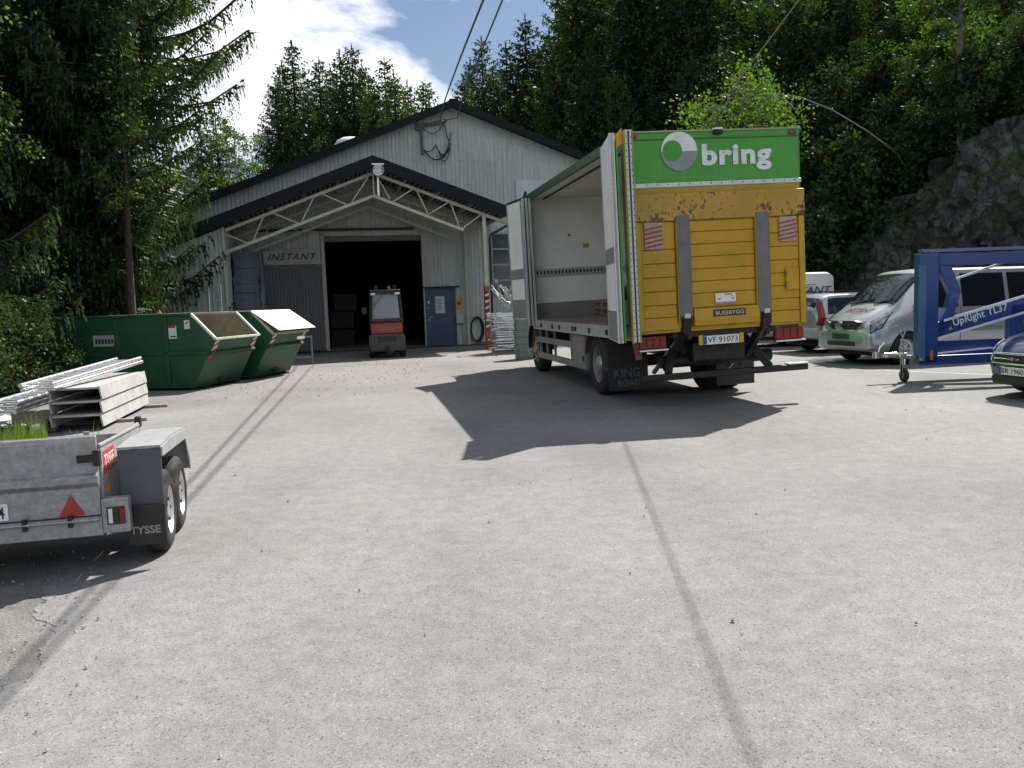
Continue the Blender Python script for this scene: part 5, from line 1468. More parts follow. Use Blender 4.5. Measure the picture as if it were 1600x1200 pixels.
for x in (-.02, .36):
    m = MB(); m.lathe([(-.07, .03), (-.05, .085), (0.03, .10), (.045, .1), (.05, .0)], (x, 4.80, .83), 'y', 20); sp = m.build('spotlight', CHROME, V, smooth=True)
    m = MB(); m.lathe([(.051, .088), (.06, .05), (.063, 0)], (x, 4.80, .83), 'y', 20); m.build('spot_lens', HEADL, sp, smooth=True)
m = MB(); m.bar((.55, 4.1, VB.top_z(.55, 4.1) + .02), (-.1, 4.0, VB.top_z(.1, 4.0) + .03), .02, .02); m.bar((-.2, 4.1, VB.top_z(.2, 4.1) + .02), (-.68, 4.0, VB.top_z(.6, 4.0) + .03), .02, .02); m.build('wiper', BLACK, V)
def hood_text(body, B_, parent, xc, yc, w, h, mat, shear=.3):
    me = text_mesh(body, .012, shear)
    # subdivide long letter edges is not needed: the bonnet is almost flat at this size
    co = np.empty(len(me.vertices) * 3); me.vertices.foreach_get('co', co); co = co.reshape(-1, 3)
    mn, mx_ = co.min(0), co.max(0)
    u = (co[:, 0] - mn[0]) / (mx_[0] - mn[0]) * w; v = (co[:, 1] - mn[1]) / (mx_[1] - mn[1]) * h
    X = xc + w / 2 - u; Y = yc - h / 2 - v + h
    Y = yc + h / 2 - v
    Z = np.array([B_.top_z(x, y) + .008 for x, y in zip(X, Y)])
    me.vertices.foreach_set('co', np.stack([X, Y, Z], 1).astype(np.float32).ravel()); me.materials.clear(); me.update()
    return link('bonnet_letters', me, mat, parent)
hood_text('INSTANT', VB, V, -.02, 4.31, .84, .13, INK)
for (x0, x1, y) in ((-.15, .2, 4.235), (-.2, .15, 4.40)):
    mb = MB(); n = 8
    vs = []
    for i in range(n + 1):
        x = x0 + (x1 - x0) * i / n
        vs += [(x, y, VB.top_z(x, y) + .008), (x, y + .012, VB.top_z(x, y + .012) + .008)]
    mb.add(vs, [(2 * i, 2 * i + 1, 2 * i + 3, 2 * i + 2) for i in range(n)]).build('bonnet_stroke', RED_INK, V)
MB().box(-.8, .8, .3, 4.5, .2, .32).build('underbody', CARDARK, V)
for y in (1.2, 2.35, 3.0):
    for x in (-.45, .45): MB().box(x - .22, x + .22, y - .1, y, .75, 1.45).build('seat', CARDARK, V, bevel=.06)
MB().box(-.8, .8, 3.55, 3.95, .8, 1.12).build('dashboard', CARDARK, V, bevel=.05)

# --- silver estate car, tail towards the camera
WY = -75
wex = Vector((math.cos(rad(WY)), math.sin(rad(WY)), 0))
wo = Vector((7.62, 20.75, 0)) - wex * .9
E_ = empty('estate_car', wo, WY, 'silver-blue estate car with tall red tail lamps between van and truck', 'car')
EB = Body([(0.0, .40, .76, .80, .90, .80, 1.10, .66), (.05, .36, .84, .87, .92, .85, 1.22, .66), (.25, .30, .87, .90, .94, .88, 1.44, .66), (.5, .28, .88, .905, .94, .885, 1.49, .67), (2.6, .26, .88, .905, .93, .885, 1.51, .67), (3.0, .26, .88, .905, .92, .88, 1.42, .66), (3.6, .26, .88, .90, .90, .87, 1.0, .70), (4.3, .26, .84, .87, .80, .80, .86, .62), (4.65, .30, .72, .76, .66, .68, .72, .5)])
eb = EB.shell().build('body', WAGON_P, E_, smooth=True)
wheel_arches(eb, (.9, 3.7), .9, .32); eb.data.polygons.foreach_set('use_smooth', [True] * len(eb.data.polygons)); eb.data.set_sharp_from_angle(angle=rad(35))
car_wheels(E_, (.9, 3.7), .885, .315, ALU)
EB.top_patch('rear_window', CARGLASS, E_, .06, .24); EB.top_patch('windscreen', CARGLASS, E_, 3.02, 3.56)
for s in (-1, 1):
    EB.patch('side_window', CARGLASS, E_, 3.12, 3.86, (.30, 1.22), (.42, 1.22), s)
    EB.patch('side_window', CARGLASS, E_, 3.12, 3.86, (1.30, 2.18), (1.30, 2.18), s)
    EB.patch('side_window', CARGLASS, E_, 3.12, 3.86, (2.26, 3.35), (2.26, 2.85), s)
    EB.patch('tail_lamp', T_LENS, E_, 2.2, 3.95, (0.0, .20), (.10, .26), s, .012)
    m = MB(); m.bar((s * .6, .5, 1.53), (s * .6, 2.6, 1.55), .03, .03); m.build('roof_rail', BLACK, E_)
MB().box(-.84, .84, -.07, .12, .38, .66).build('rear_bumper', M('pale_bumper', (.42, .47, .44), .4), E_, bevel=.05)
MB().box(-.26, .26, -.012, -.002, .72, .83).build('number_plate', WHITE_P, E_)
MB().box(-.75, .75, .2, 4.4, .18, .28).build('underbody', CARDARK, E_)
for y in (1.6, 2.5):
    for x in (-.4, .4): MB().box(x - .2, x + .2, y - .1, y, .6, 1.3).build('seat', CARDARK, E_, bevel=.05)

# --- white panel van behind
PY = 90
P_ = empty('panel_van', (9.28, 24.9, 0), PY, 'white panel van with INSTANT lettering high on its side, behind the estate car', 'van')
PBd = Body([(0.0, .42, .84, .88, 1.1, .87, 2.02, .80), (.08, .34, .9, .93, 1.1, .92, 2.12, .84), (3.0, .3, .92, .95, 1.1, .93, 2.14, .84), (3.5, .3, .92, .95, 1.1, .93, 2.0, .8), (4.1, .3, .92, .95, 1.06, .92, 1.3, .77), (4.6, .3, .86, .89, .86, .82, .95, .62), (4.8, .36, .7, .74, .68, .66, .74, .5)])
pb_ = PBd.shell().build('body', VANWHITE, P_, smooth=True); wheel_arches(pb_, (.95, 3.9), .95, .34); pb_.data.polygons.foreach_set('use_smooth', [True] * len(pb_.data.polygons)); pb_.data.set_sharp_from_angle(angle=rad(35))
car_wheels(P_, (.95, 3.9), .93, .33, ALU)
PBd.top_patch('windscreen', CARGLASS, P_, 3.5, 4.02)
for s in (-1, 1): PBd.patch('door_window', CARGLASS, P_, 3.1, 3.86, (2.75, 3.75), (2.75, 3.4), s)
lettering('side_letters', 'INSTANT', INK, P_, (-.965, 1.55, 1.50), (0, -1, 0), (0, 0, 1), 1.45, .2, .012, .3)
for y0, y1, z in ((.55, 1.1, 1.74), (.75, 1.3, 1.44)): MB().box(-.968, -.962, y0, y1, z, z + .02).build('side_stroke', RED_INK, P_)
MB().box(-.8, .8, .3, 4.4, .2, .32).build('underbody', CARDARK, P_)

# --- dark hatchback, only its nose in view
DY = 99
dey = Vector((-math.sin(rad(DY)), math.cos(rad(DY)), 0))
do = Vector((6.86, 11.35, 0)) - dey * 3.95
D_ = empty('hatchback', do, DY, 'dark blue-green hatchback with chrome grille at the right edge', 'car')
DB = Body([(0.0, .40, .76, .80, .9, .8, 1.1, .6), (.2, .3, .82, .85, .92, .83, 1.42, .6), (.6, .26, .84, .865, .92, .84, 1.47, .62), (2.0, .24, .84, .865, .9, .84, 1.48, .62), (2.5, .24, .84, .865, .9, .84, 1.38, .61), (3.05, .24, .84, .865, .88, .83, .98, .66), (3.5, .24, .80, .83, .8, .76, .87, .58), (3.75, .22, .68, .72, .72, .64, .78, .46), (3.88, .22, .54, .58, .62, .52, .67, .36), (3.96, .25, .40, .44, .54, .4, .58, .28)], n=90)
db = DB.shell().build('body', DKBLUE, D_, smooth=True); wheel_arches(db, (.7, 3.12), .86, .31); db.data.polygons.foreach_set('use_smooth', [True] * len(db.data.polygons)); db.data.set_sharp_from_angle(angle=rad(35))
car_wheels(D_, (.7, 3.12), .845, .30, ALU)
DB.top_patch('windscreen', CARGLASS, D_, 2.45, 3.0)
for s in (-1, 1):
    DB.patch('side_window', CARGLASS, D_, 3.12, 3.86, (1.55, 2.75), (1.55, 2.35), s); DB.patch('side_window', CARGLASS, D_, 3.12, 3.86, (.4, 1.45), (.5, 1.45), s)
    DB.patch('headlamp', HEADL, D_, 2.6, 3.7, (3.62, 3.82), (3.50, 3.78), s, .008)
gr = MB().box(-.36, .36, 3.93, 3.99, .50, .63).build('grille', BLACK, D_, bevel=.02)
m = MB(); m.tube([(-.38, 3.995, .50), (-.40, 3.995, .565), (-.36, 3.995, .64), (.36, 3.995, .64), (.40, 3.995, .565), (.38, 3.995, .50), (-.38, 3.995, .50)], .014, 8); m.build('grille_surround', CHROME, gr, smooth=True)
MB().box(-.36, .36, 3.991, 4.0, .562, .574).build('grille_bar', CHROME, gr)
m = MB(); m.prism([(-.09, .555), (-.03, .555), (-.03, .54), (.03, .54), (.03, .555), (.09, .555), (.08, .581), (.03, .581), (.03, .596), (-.03, .596), (-.03, .581), (-.08, .581)], 'y', 4.001, 4.01); m.build('badge', CHROME, gr)
dp = MB().box(-.26, .26, 3.985, 3.995, .345, .455).build('number_plate', WHITE_P, D_)
MB().box(.222, .258, 3.9955, 3.998, .35, .45).build('plate_band', M('plate_blue2', (.02, .05, .3), .5), dp)
lettering('plate_letters', 'BR 1960', INK, dp, (.21, 3.998, .365), (-1, 0, 0), (0, 0, 1), .40, .07, .008)
m = MB(); m.prism([(-.42, .2), (.42, .2), (.46, .3), (.4, .35), (-.4, .35), (-.46, .3)], 'y', 3.6, 3.975); m.build('front_apron', BLACK, D_, bevel=.04)
MB().box(-.7, .7, .3, 3.6, .16, .26).build('underbody', CARDARK, D_)

# ------------------------------------------------------------------ blue towable lift
LFB = M('lift_blue', (.008, .045, .21), .35, 0, .12, 3, coat=.2, grime=.2)
LFS = M('stripe_white', (.62, .66, .74), .4)
LF = empty('towable_lift', (6.85, 14.05, 0), 4, 'blue towable boom lift with white UpRight TL37 lettering', 'lift')
MB().box(0, .34, 0, .18, .30, 2.14).build('front_post', LFB, LF, bevel=.015)
MB().box(-.02, .10, -.02, -.001, .34, 1.95).build('post_face', M('lift_blue_light', (.05, .12, .24), .35), LF)
MB().box(0.345, 4.6, .01, .17, 1.93, 2.13).build('top_boom', LFB, LF, bevel=.012)
m = MB(); m.box(.05, 4.6, .03, .15, 2.16, 2.21); m.build('top_rail', M('rail_blue_grey', (.10, .14, .3), .3, .3), LF)
for x in (.1, .2): MB().cyl((x, .09, 2.12), (x, .09, 2.25), .022, n=8).build('pin', DARK_STEEL, LF)
m = MB(); m.prism([(.34, 1.93), (.56, 1.93), (.74, 1.50), (.62, 1.06), (.42, .76), (.34, .80), (.34, .95), (.50, 1.22), (.56, 1.46), (.40, 1.78)], 'y', .02, .16); m.build('elbow_brace', LFB, LF, bevel=.01)
bm2 = MB().prism([(.30, .98), (4.4, 2.02), (4.4, 1.72), (.22, .68)], 'y', .02, .16).build('lower_boom', LFB, LF, bevel=.012)
def stripe(p, q, w, y=.0, nm='stripe'):
    MB().bar((p[0], y + .012, p[1]), (q[0], y + .012, q[1]), .008, w, (0, 0, 1)).build(nm, LFS, LF)
stripe((.44, 1.01), (3.2, 1.715), .04); stripe((.34, .715), (3.2, 1.44), .04)
stripe((.28, .46), (1.25, .52), .025); stripe((1.25, .52), (1.9, .47), .025)
MB().bar((.60, .19, 1.66), (1.55, .19, 1.94), .03, .035).build('stay_rod', LFS, LF)
ca, sa = math.cos(.2486), math.sin(.2486)
lettering('lift_letters', 'UpRight TL37', LFS, LF, (.62, .004, .875), (ca, 0, sa), (-sa, 0, ca), .98, .165, .022, 0, 1.05)
m = MB(); m.prism([(.52, .85), (.56, .91), (.60, .86)], 'y', .006, .016); m.build('warning_sticker', M('amber_sticker', (.55, .25, .01), .5), LF)
MB().box(0.0, 4.6, .0, .3, .27, .43).build('base_beam', LFB, LF, bevel=.012)
MB().box(1.62, 1.86, .02, .18, .431, 1.25).build('mast_post', LFB, LF, bevel=.012)
MB().box(.36, 1.6, .19, .22, .432, .66).build('valve_cover', LFB, LF)
MB().box(.20, .24, -.016, .0, .36, .52).build('side_reflector', M('amber_lens2', (.6, .15, .01), .3), LF)
MB().box(.0, .05, -.03, -.001, .36, .40).build('marker_lamp', M('green_marker', (.15, .5, .1), .4), LF)
m = MB(); m.bar((0, .09, .40), (-.5, .09, .46), .08, .07); m.build('drawbar', GALV, LF, bevel=.01)
m = MB(); m.lathe([(-.05, .035), (.16, .04)], (-.5, .09, .47), 'x', 12); m.box(-.74, -.5, .05, .13, .44, .50); m.cyl((-.7, .09, .42), (-.7, .09, .52), .05, n=12); m.build('coupling_head', CHROME, LF, smooth=True)
m = MB(); m.tube([(-.66, .09, .5), (-.63, .09, .6), (-.56, .09, .67)], .012, 6); m.build('coupling_handle', CHROME, LF, smooth=True)
m = MB(); m.cyl((-.27, .03, .12), (-.27, .03, .72), .032, n=10); m.build('jockey_tube', GALV, LF, smooth=True)
m = MB(); m.tube([(-.27, .03, .72), (-.27, .03, .78), (-.40, .03, .95), (-.40, -.08, .96)], .013, 6); m.tube([(-.27, .03, .74), (-.2, .03, .9)], .013, 6); m.build('crank_handle', GALV, LF, smooth=True)
MB().box(-.34, -.2, .0, .13, .42, .5).build('clamp', CHROME, LF, bevel=.01)
jw = bpy.data.objects.new('jockey_wheel', None); COL.objects.link(jw); jw.parent = LF
m = MB(); m.lathe([(-.035, .06), (-.035, .10), (-.02, .12), (.02, .12), (.035, .10), (.035, .06)], (-.24, .02, .12), 'x', 20, True); m.build('tyre', RUBBER, jw, smooth=True)
m = MB(); m.lathe([(-.03, .0), (-.03, .065), (.03, .065), (.03, .0)], (-.24, .02, .12), 'x', 16); m.build('rim', GALV, jw, smooth=True)
MB().box(-.3, -.285, -.0, .04, .08, .3).build('wheel_fork', DARK_STEEL, LF)
m = MB(); m.tube([(-.2, .1, .45), (-.2, .1, .3), (-.23, .1, .26)], .035, 8); m.build('brake_lever', CHROME, LF, smooth=True)
we = bpy.data.objects.new('wheel', None); COL.objects.link(we); we.parent = LF; we.location = (3.0, -.1, 0); we.rotation_euler = (0, 0, PI / 2)
small_wheel(we, 0.0, 0.0, .32, .2, 1, ALU, name='wheel_disc')
# ------------------------------------------------------------------ hillside and rock face
FOOT = [(19, -30), (17.5, 8), (16.2, 16), (14.8, 22), (12.6, 26.5), (10.8, 29.5), (9.8, 32.5), (12.5, 37), (14.5, 45), (14, 60), (6, 72), (-10, 80), (-40, 84), (-90, 86)]
def foot_dist(X, Y):
    """Signed distance from the foot of the slope (positive uphill, to the right / behind)."""
    best = np.full(X.shape, 1e9); sgn = np.zeros(X.shape)
    for (x0, y0), (x1, y1) in zip(FOOT[:-1], FOOT[1:]):
        dx, dy = x1 - x0, y1 - y0; L2 = dx * dx + dy * dy
        t = np.clip(((X - x0) * dx + (Y - y0) * dy) / L2, 0, 1)
        px, py = x0 + t * dx, y0 + t * dy
        d = np.hypot(X - px, Y - py)
        s = np.sign((X - x0) * dy - (Y - y0) * dx)
        u = d < best
        best = np.where(u, d, best); sgn = np.where(u, s, sgn)
    return best * sgn
def vnoise(X, Y, seed, sc):
    """Cheap smooth value noise."""
    r = np.random.default_rng(seed); g = r.random((64, 64))
    x, y = X * sc + 100, Y * sc + 100
    i, j = np.floor(x).astype(int), np.floor(y).astype(int); fx, fy = x - i, y - j
    fx = fx * fx * (3 - 2 * fx); fy = fy * fy * (3 - 2 * fy)
    a = g[i % 64, j % 64]; b = g[(i + 1) % 64, j % 64]; c = g[i % 64, (j + 1) % 64]; d = g[(i + 1) % 64, (j + 1) % 64]
    return (a * (1 - fx) + b * fx) * (1 - fy) + (c * (1 - fx) + d * fx) * fy - .5
def hill_z(X, Y):
    X = np.asarray(X, float); Y = np.asarray(Y, float)
    d = foot_dist(X, Y)
    d = d - 1.5 * np.clip((33 - Y) / 4, 0, 1) + 1.6 * vnoise(X, Y, 3, .35) + .7 * vnoise(X, Y, 4, 1.0)
    rock = np.clip((33 - Y) / 4, 0, 1)
    rock = rock * rock * (3 - 2 * rock)
    t = np.clip(d / 2.6, 0, 1); st = t * t * (3 - 2 * t)
    face = rock * 6.0 * st + (1 - rock) * (1.6 * np.clip(d / 5, 0, 1) + .0)
    up = np.clip(d - 2.0, 0, None) * (.30 * rock + .24 * (1 - rock))
    up = np.minimum(up, 14)
    z = face + up + rock * st * (1.1 * vnoise(X, Y, 5, .8) + .5 * vnoise(X, Y, 6, 2.2)) + .5 * vnoise(X, Y, 8, .3) * np.clip(d / 3, 0, 1)
    return np.where(d < 0, -.3 - .0 * d, z)
def grid_mesh(name, x0, x1, y0, y1, step, mat):
    xs = np.arange(x0, x1 + 1e-6, step); ys = np.arange(y0, y1 + 1e-6, step)
    X, Y = np.meshgrid(xs, ys); Z = hill_z(X, Y)
    # push rock sideways too so that the face is craggy, not a height field
    nx, ny = len(xs), len(ys)
    w = np.clip(Z / 2, 0, 1) * np.clip((33 - Y) / 4, 0, 1)
    def block(a, b, seed, sa, sb):
        g = np.random.default_rng(seed).random((64, 64)); sh = vnoise(a, b, seed + 50, .9) * .8
        return g[np.floor(a * sa + sh + 200).astype(int) % 64, np.floor(b * sb + sh + 200).astype(int) % 64] - .5
    X2 = X + w * (1.0 * vnoise(Y, Z, 11, .6) + .4 * vnoise(Y, Z, 12, 1.7) + .7 * block(Y, Z, 15, .75, .5) + .35 * block(Y, Z, 16, 1.6, 1.1)); Y2 = Y + w * (.7 * vnoise(X, Z, 13, .7) + .5 * block(X, Z, 17, .9, .6))
    V_ = np.stack([X2.ravel(), Y2.ravel(), Z.ravel()], 1)
    i = np.arange(nx - 1)[None, :] + nx * np.arange(ny - 1)[:, None]
    Fq = np.stack([i, i + 1, i + nx + 1, i + nx], -1).reshape(-1, 4)
    zz = Z.ravel()
    Fq = Fq[(zz[Fq] > -.25).any(1)]
    me = bpy.data.meshes.new(name); me.from_pydata(V_.tolist(), [], Fq.tolist()); me.update()
    o = link(name, me, mat, None); return o
o = grid_mesh('rocky_hillside', 8, 40, 2, 46, .22, ROCK); o.data.polygons.foreach_set('use_smooth', [False] * len(o.data.polygons)); tag(o, kind='structure')
def rock_face():
    # crag built from tilted facets: every point follows the plane of its nearest joint-block
    pts = [(x, y) for x, y in FOOT if 6 < y < 34]
    seg = [0.0]
    for a, b in zip(pts[:-1], pts[1:]): seg.append(seg[-1] + math.dist(a, b))
    S_ = np.arange(0, seg[-1], .17); Hh = np.arange(-.3, 7.6, .17)
    fx = np.interp(S_, seg, [p[0] for p in pts]); fy = np.interp(S_, seg, [p[1] for p in pts])
    fx = np.convolve(np.pad(fx, 8, 'edge'), np.ones(17) / 17, 'valid'); fy = np.convolve(np.pad(fy, 8, 'edge'), np.ones(17) / 17, 'valid')
    tx, ty = np.gradient(fx), np.gradient(fy); ln = np.hypot(tx, ty); tx /= ln; ty /= ln
    nx, ny = ty, -tx                                   # uphill
    r = np.random.default_rng(42)
    SS, HH = np.meshgrid(S_, Hh)
    def facets(n, amp, tilt, asp):
        cs = r.uniform(0, seg[-1], n); ch = r.uniform(-.5, 8, n); of = r.normal(0, amp, n); ts = r.normal(0, tilt, n); th = r.normal(-.05, tilt * .7, n)
        best = np.full(SS.shape, 1e9); out = np.zeros(SS.shape); jx = SS + .35 * vnoise(SS, HH, 60, 1.1); jh = HH + .35 * vnoise(SS, HH, 61, 1.1)
        for k in range(n):
            d = (jx - cs[k]) ** 2 + ((jh - ch[k]) / asp) ** 2
            u = d < best; best = np.where(u, d, best); out = np.where(u, of[k] + ts[k] * (SS - cs[k]) + th[k] * (HH - ch[k]), out)
        return out
    disp = facets(60, .28, .22, 1.9) + facets(520, .11, .28, 1.4) + .12 * vnoise(SS, HH, 62, 2.5)
    low = np.clip((SS - (seg[-1] - 7)) / 6, 0, 1)       # dies away towards the hall
    top = 6.2 - 4.6 * low + 1.3 * vnoise(SS, SS * 0, 63, .3)
    Hc = np.minimum(HH, top) + np.clip(HH - top, 0, None) * .12
    off = .30 * Hc + np.clip(HH - top, 0, None) * 1.4 + disp * np.clip(HH + .3, 0, 1) * (1 - .6 * low)
    X = fx[None] + nx[None] * off; Y = fy[None] + ny[None] * off; Z = Hc
    V_ = np.stack([X.ravel(), Y.ravel(), Z.ravel()], 1)
    a, b = SS.shape; i = np.arange(b - 1)[None] + b * np.arange(a - 1)[:, None]
    Fq = np.stack([i, i + 1, i + b + 1, i + b], -1).reshape(-1, 4)
    me = bpy.data.meshes.new('rock_face'); me.from_pydata(V_.tolist(), [], Fq.tolist()); me.update()
    o = link('rock_face', me, ROCK); tag(o, kind='structure')
rock_face()
def far_hill():
    m = MB(); vs, fs = [], []
    rings = [(36, 0), (60, 7), (110, 16), (220, 30)]
    n = 40
    for k, (r, z) in enumerate(rings):
        for i in range(n + 1):
            t = -.35 + (PI * .5 + .45) * i / n
            vs.append((8 + r * math.cos(t) * 1.0 + (2 if k == 0 else 0), 20 + r * math.sin(t) * 1.35, z + (random.uniform(-1, 1) if k > 1 else 0) - .4))
    for k in range(len(rings) - 1):
        for i in range(n): a = k * (n + 1) + i; fs.append((a, a + 1, a + n + 2, a + n + 1))
    return tag(m.add(vs, fs).build('wooded_hill', SOIL, None, smooth=True), kind='structure')
far_hill()

# ------------------------------------------------------------------ foliage
BARK = M('spruce_bark', (.05, .036, .027), .95, 0, .3, 5, .5, 25)
BIRCHB = M('birch_bark', (.33, .32, .29), .85, 0, .3, 4, .2, 20, col2=(.42, .41, .38), stretch=(1, 1, 4))
BIRCH_DIM = M('dim_birch_bark', (.14, .135, .12), .9, 0, .3, 4, .2, 20)
NEEDLE = M_leaf('spruce_needles', (.014, .034, .013), (.045, .082, .024), .25, .6, gloss=.03)
NEEDLE_Y = M_leaf('young_spruce_needles', (.02, .05, .014), (.055, .11, .025), .3, .6, gloss=.03)
LEAF = M_leaf('broad_leaves', (.026, .06, .012), (.065, .13, .022), .42, .5, gloss=.035)
LEAF_B = M_leaf('birch_leaves', (.035, .075, .012), (.085, .15, .025), .45, 1.6, gloss=.04)
GRASSM = M_leaf('grass_blades', (.05, .10, .015), (.12, .19, .03), .5, 2.5, gloss=.04)

def quads_mesh(name, A, B_, C_, D__, mat):
    """Mesh from four (n,3) corner arrays."""
    n = len(A)
    V_ = np.stack([A, B_, C_, D__], 1).reshape(-1, 3).astype(np.float32)
    me = bpy.data.meshes.new(name)
    me.vertices.add(4 * n); me.vertices.foreach_set('co', V_.ravel())
    me.loops.add(4 * n); me.loops.foreach_set('vertex_index', np.arange(4 * n, dtype=np.int32))
    me.polygons.add(n); me.polygons.foreach_set('loop_start', np.arange(0, 4 * n, 4, dtype=np.int32))
    me.update(calc_edges=True)
    me.materials.append(mat)
    return me

def spruce_meshes(H, R, seed, whorl=.36, nb=6, step=.26, hang=.30, twig=.42, mat=NEEDLE, clear=.06, shape=.85, wid=.085, skirt=0.0, chain=2):
    """Trunk mesh and crown mesh of a spruce: whorls of drooping boughs hung with short twig sprays."""
    r = np.random.default_rng(seed)
    A, B_, C_, D__ = [], [], [], []
    tk = MB(); tk.tube([(0, 0, -.3), (.02, .03, H * .3), (-.03, .02, H * .65), (0, 0, H)], [H * .0165, H * .012, H * .007, .012], 9)
    z = H * clear
    while z < H - .15:
        t = (z - H * clear) / (H * (1 - clear))
        L0 = R * max(.04, (1 - t)) ** shape
        if skirt: q_ = min(1, max(0, (z - 6.2) / 1.8)); L0 *= 1 - skirt * (1 - q_ * q_ * (3 - 2 * q_)); L0 *= min(1.0, .42 + .58 * max(0, z - 2.2) / 2.6)
        k = max(4, int(nb * (.65 + .35 * (1 - t))))
        a0 = r.uniform(0, 6.28)
        for b in range(k):
            a = a0 + 6.283 * b / k + r.uniform(-.25, .25)
            L = L0 * r.uniform(.62, 1.12) + .08
            droop = (.45 * (1 - t) + .05) * r.uniform(.7, 1.3)
            rise = .30 * t + .05
            ca, sa = math.cos(a), math.sin(a)
            n = max(3, int(L / step))
            u = (np.arange(n) + r.uniform(.2, .8, n)) / n
            u = u ** .8
            rad_ = L * u
            zz = z + r.uniform(-.1, .1) + rise * rad_ - droop * L * np.sin(u * 2.2) * .62 + .16 * L * u ** 4
            P = np.stack([rad_ * ca, rad_ * sa, zz], 1)
            if L > 1.6:
                tk.tube([(0, 0, z)] + [tuple(P[i]) for i in np.argsort(u)[::max(1, n // 4)]], .004 + .006 * L, 4, False)
            for s in (-1, 1):
                tl = (twig * (1.05 - u) * min(1.0, L / 1.5) + .10) * r.uniform(.6, 1.3, n)
                out = r.uniform(.35, .8, n)
                D2 = np.stack([ca * out - s * sa, sa * out + s * ca, -r.uniform(.15, .55, n)], 1)
                D2 /= np.linalg.norm(D2, axis=1)[:, None]
                E2 = P + D2 * tl[:, None]
                w = wid * r.uniform(.7, 1.3, n)
                wv = np.stack([ca * w, sa * w, r.uniform(-.05, .05, n)], 1)
                A.append(P - wv); B_.append(P + wv); C_.append(E2 + wv * .45); D__.append(E2 - wv * .35)
                # hanging sprays under the twig: a ragged chain of small needle tufts
                Q = P + D2 * (tl * r.uniform(.15, .95, n))[:, None]
                hg = hang * r.uniform(.4, 1.25, n) * (0.45 + .55 * (1 - t))
                for q in range(chain):
                    ang = r.uniform(0, 6.28, n); w2 = wid * r.uniform(.6, 1.25, n) * (1.1 - .22 * q)
                    hv = np.stack([np.cos(ang) * w2, np.sin(ang) * w2, w2 * r.uniform(-.5, .5, n)], 1)
                    l0 = hg * q / chain; l1 = hg * (q + 1.25) / chain
                    S0 = Q + np.stack([ca * .18 * l0 + r.normal(0, .012, n), sa * .18 * l0 + r.normal(0, .012, n), -l0], 1)
                    E3 = Q + np.stack([ca * .18 * l1 + r.normal(0, .02, n), sa * .18 * l1 + r.normal(0, .02, n), -l1], 1)
                    M3 = S0 * .55 + E3 * .45
                    A.append(S0); B_.append(M3 + hv); C_.append(E3); D__.append(M3 - hv)
            # bough tip
            tip = P[np.argmax(u)]; e = tip + np.array([ca * .25, sa * .25, .02]); w3 = np.array([-sa, ca, 0]) * wid
            A.append((tip - w3)[None]); B_.append((tip + w3)[None]); C_.append((e + w3 * .3)[None]); D__.append((e - w3 * .3)[None])
        z += whorl * r.uniform(.8, 1.2) * (.55 + .45 * (1 - t))
    top = np.array([0, 0, H - .3]); 
    for q in range(6):
        a = q * 1.05; A.append((top + [-.03, 0, 0])[None]); B_.append((top + [.03, 0, 0])[None]); C_.append((top + [.05 * math.cos(a) + .01, .05 * math.sin(a), .5])[None]); D__.append((top + [.05 * math.cos(a) - .01, .05 * math.sin(a), .5])[None])
    me = quads_mesh('crown', *[np.concatenate(x) for x in (A, B_, C_, D__)], mat)
    return tk.mesh('trunk'), me

def leafy_meshes(H, R, seed, n_leaf=9000, leaf=.11, mat=LEAF, lean=(0, 0), clear=.25, limbs=9, bark=None, squash=1.0, clump=.55):
    """Trunk with forking limbs and a crown of leaf-sized faces gathered in clumps along the limbs."""
    r = np.random.default_rng(seed)
    tk = MB()
    def trunk_at(t): return np.array([lean[0] * t * t + .12 * math.sin(3 * t + seed), lean[1] * t * t + .12 * math.cos(2.3 * t + seed), H * t])
    tk.tube([tuple(trunk_at(t)) if t > 0 else (0, 0, -.3) for t in np.linspace(0, .96, 9)], list(np.linspace(H * .014 + .03, .015, 9)), 8)
    C = []
    for k in range(limbs):
        t = clear + (1 - clear) * (k + .5) / limbs * .95
        p = trunk_at(t); a = k * 2.4 + r.uniform(-.4, .4)
        prof = math.sin(PI * min(1, (t - clear) / (1 - clear) * .82 + .16)) ** .7
        L = R * prof * r.uniform(.75, 1.15) * squash
        up = r.uniform(.15, .7)
        q = p + np.array([math.cos(a) * L, math.sin(a) * L, up * L])
        m_ = (p + q) / 2 + np.array([0, 0, .12 * L])
        tk.tube([tuple(p), tuple(m_), tuple(q)], [.012 * H * (1 - t) + .012, .02, .008], 5)
        for s in np.linspace(.3, 1.05, 7):
            c = p + (q - p) * s + r.normal(0, .16 * L + .05, 3)
            C.append(c)
            if r.random() < .7: tk.tube([tuple(p + (q - p) * min(s, 1)), tuple(c)], [.01, .005], 4)
    for t in np.linspace(clear + .1, 1.0, 8): C.append(trunk_at(t) + r.normal(0, .2, 3))
    C = np.array(C)
    idx = r.integers(0, len(C), n_leaf)
    off = r.normal(0, 1, (n_leaf, 3)); off /= np.linalg.norm(off, axis=1)[:, None]
    off *= (r.random(n_leaf) ** .5 * clump * r.uniform(.5, 1.2, len(C))[idx])[:, None]
    off[:, 2] *= .8
    P = C[idx] + off
    d1 = r.normal(0, 1, (n_leaf, 3)); d1[:, 2] -= .4; d1 /= np.linalg.norm(d1, axis=1)[:, None]
    d2 = np.cross(d1, r.normal(0, 1, (n_leaf, 3))); d2 /= np.linalg.norm(d2, axis=1)[:, None]
    s = leaf * r.uniform(.6, 1.3, n_leaf)
    a_, b_ = d1 * s[:, None], d2 * (s * .36)[:, None]
    me = quads_mesh('crown', P - a_ * .5, P + b_, P + a_ * .5, P - b_, mat)
    return tk.mesh('trunk'), me

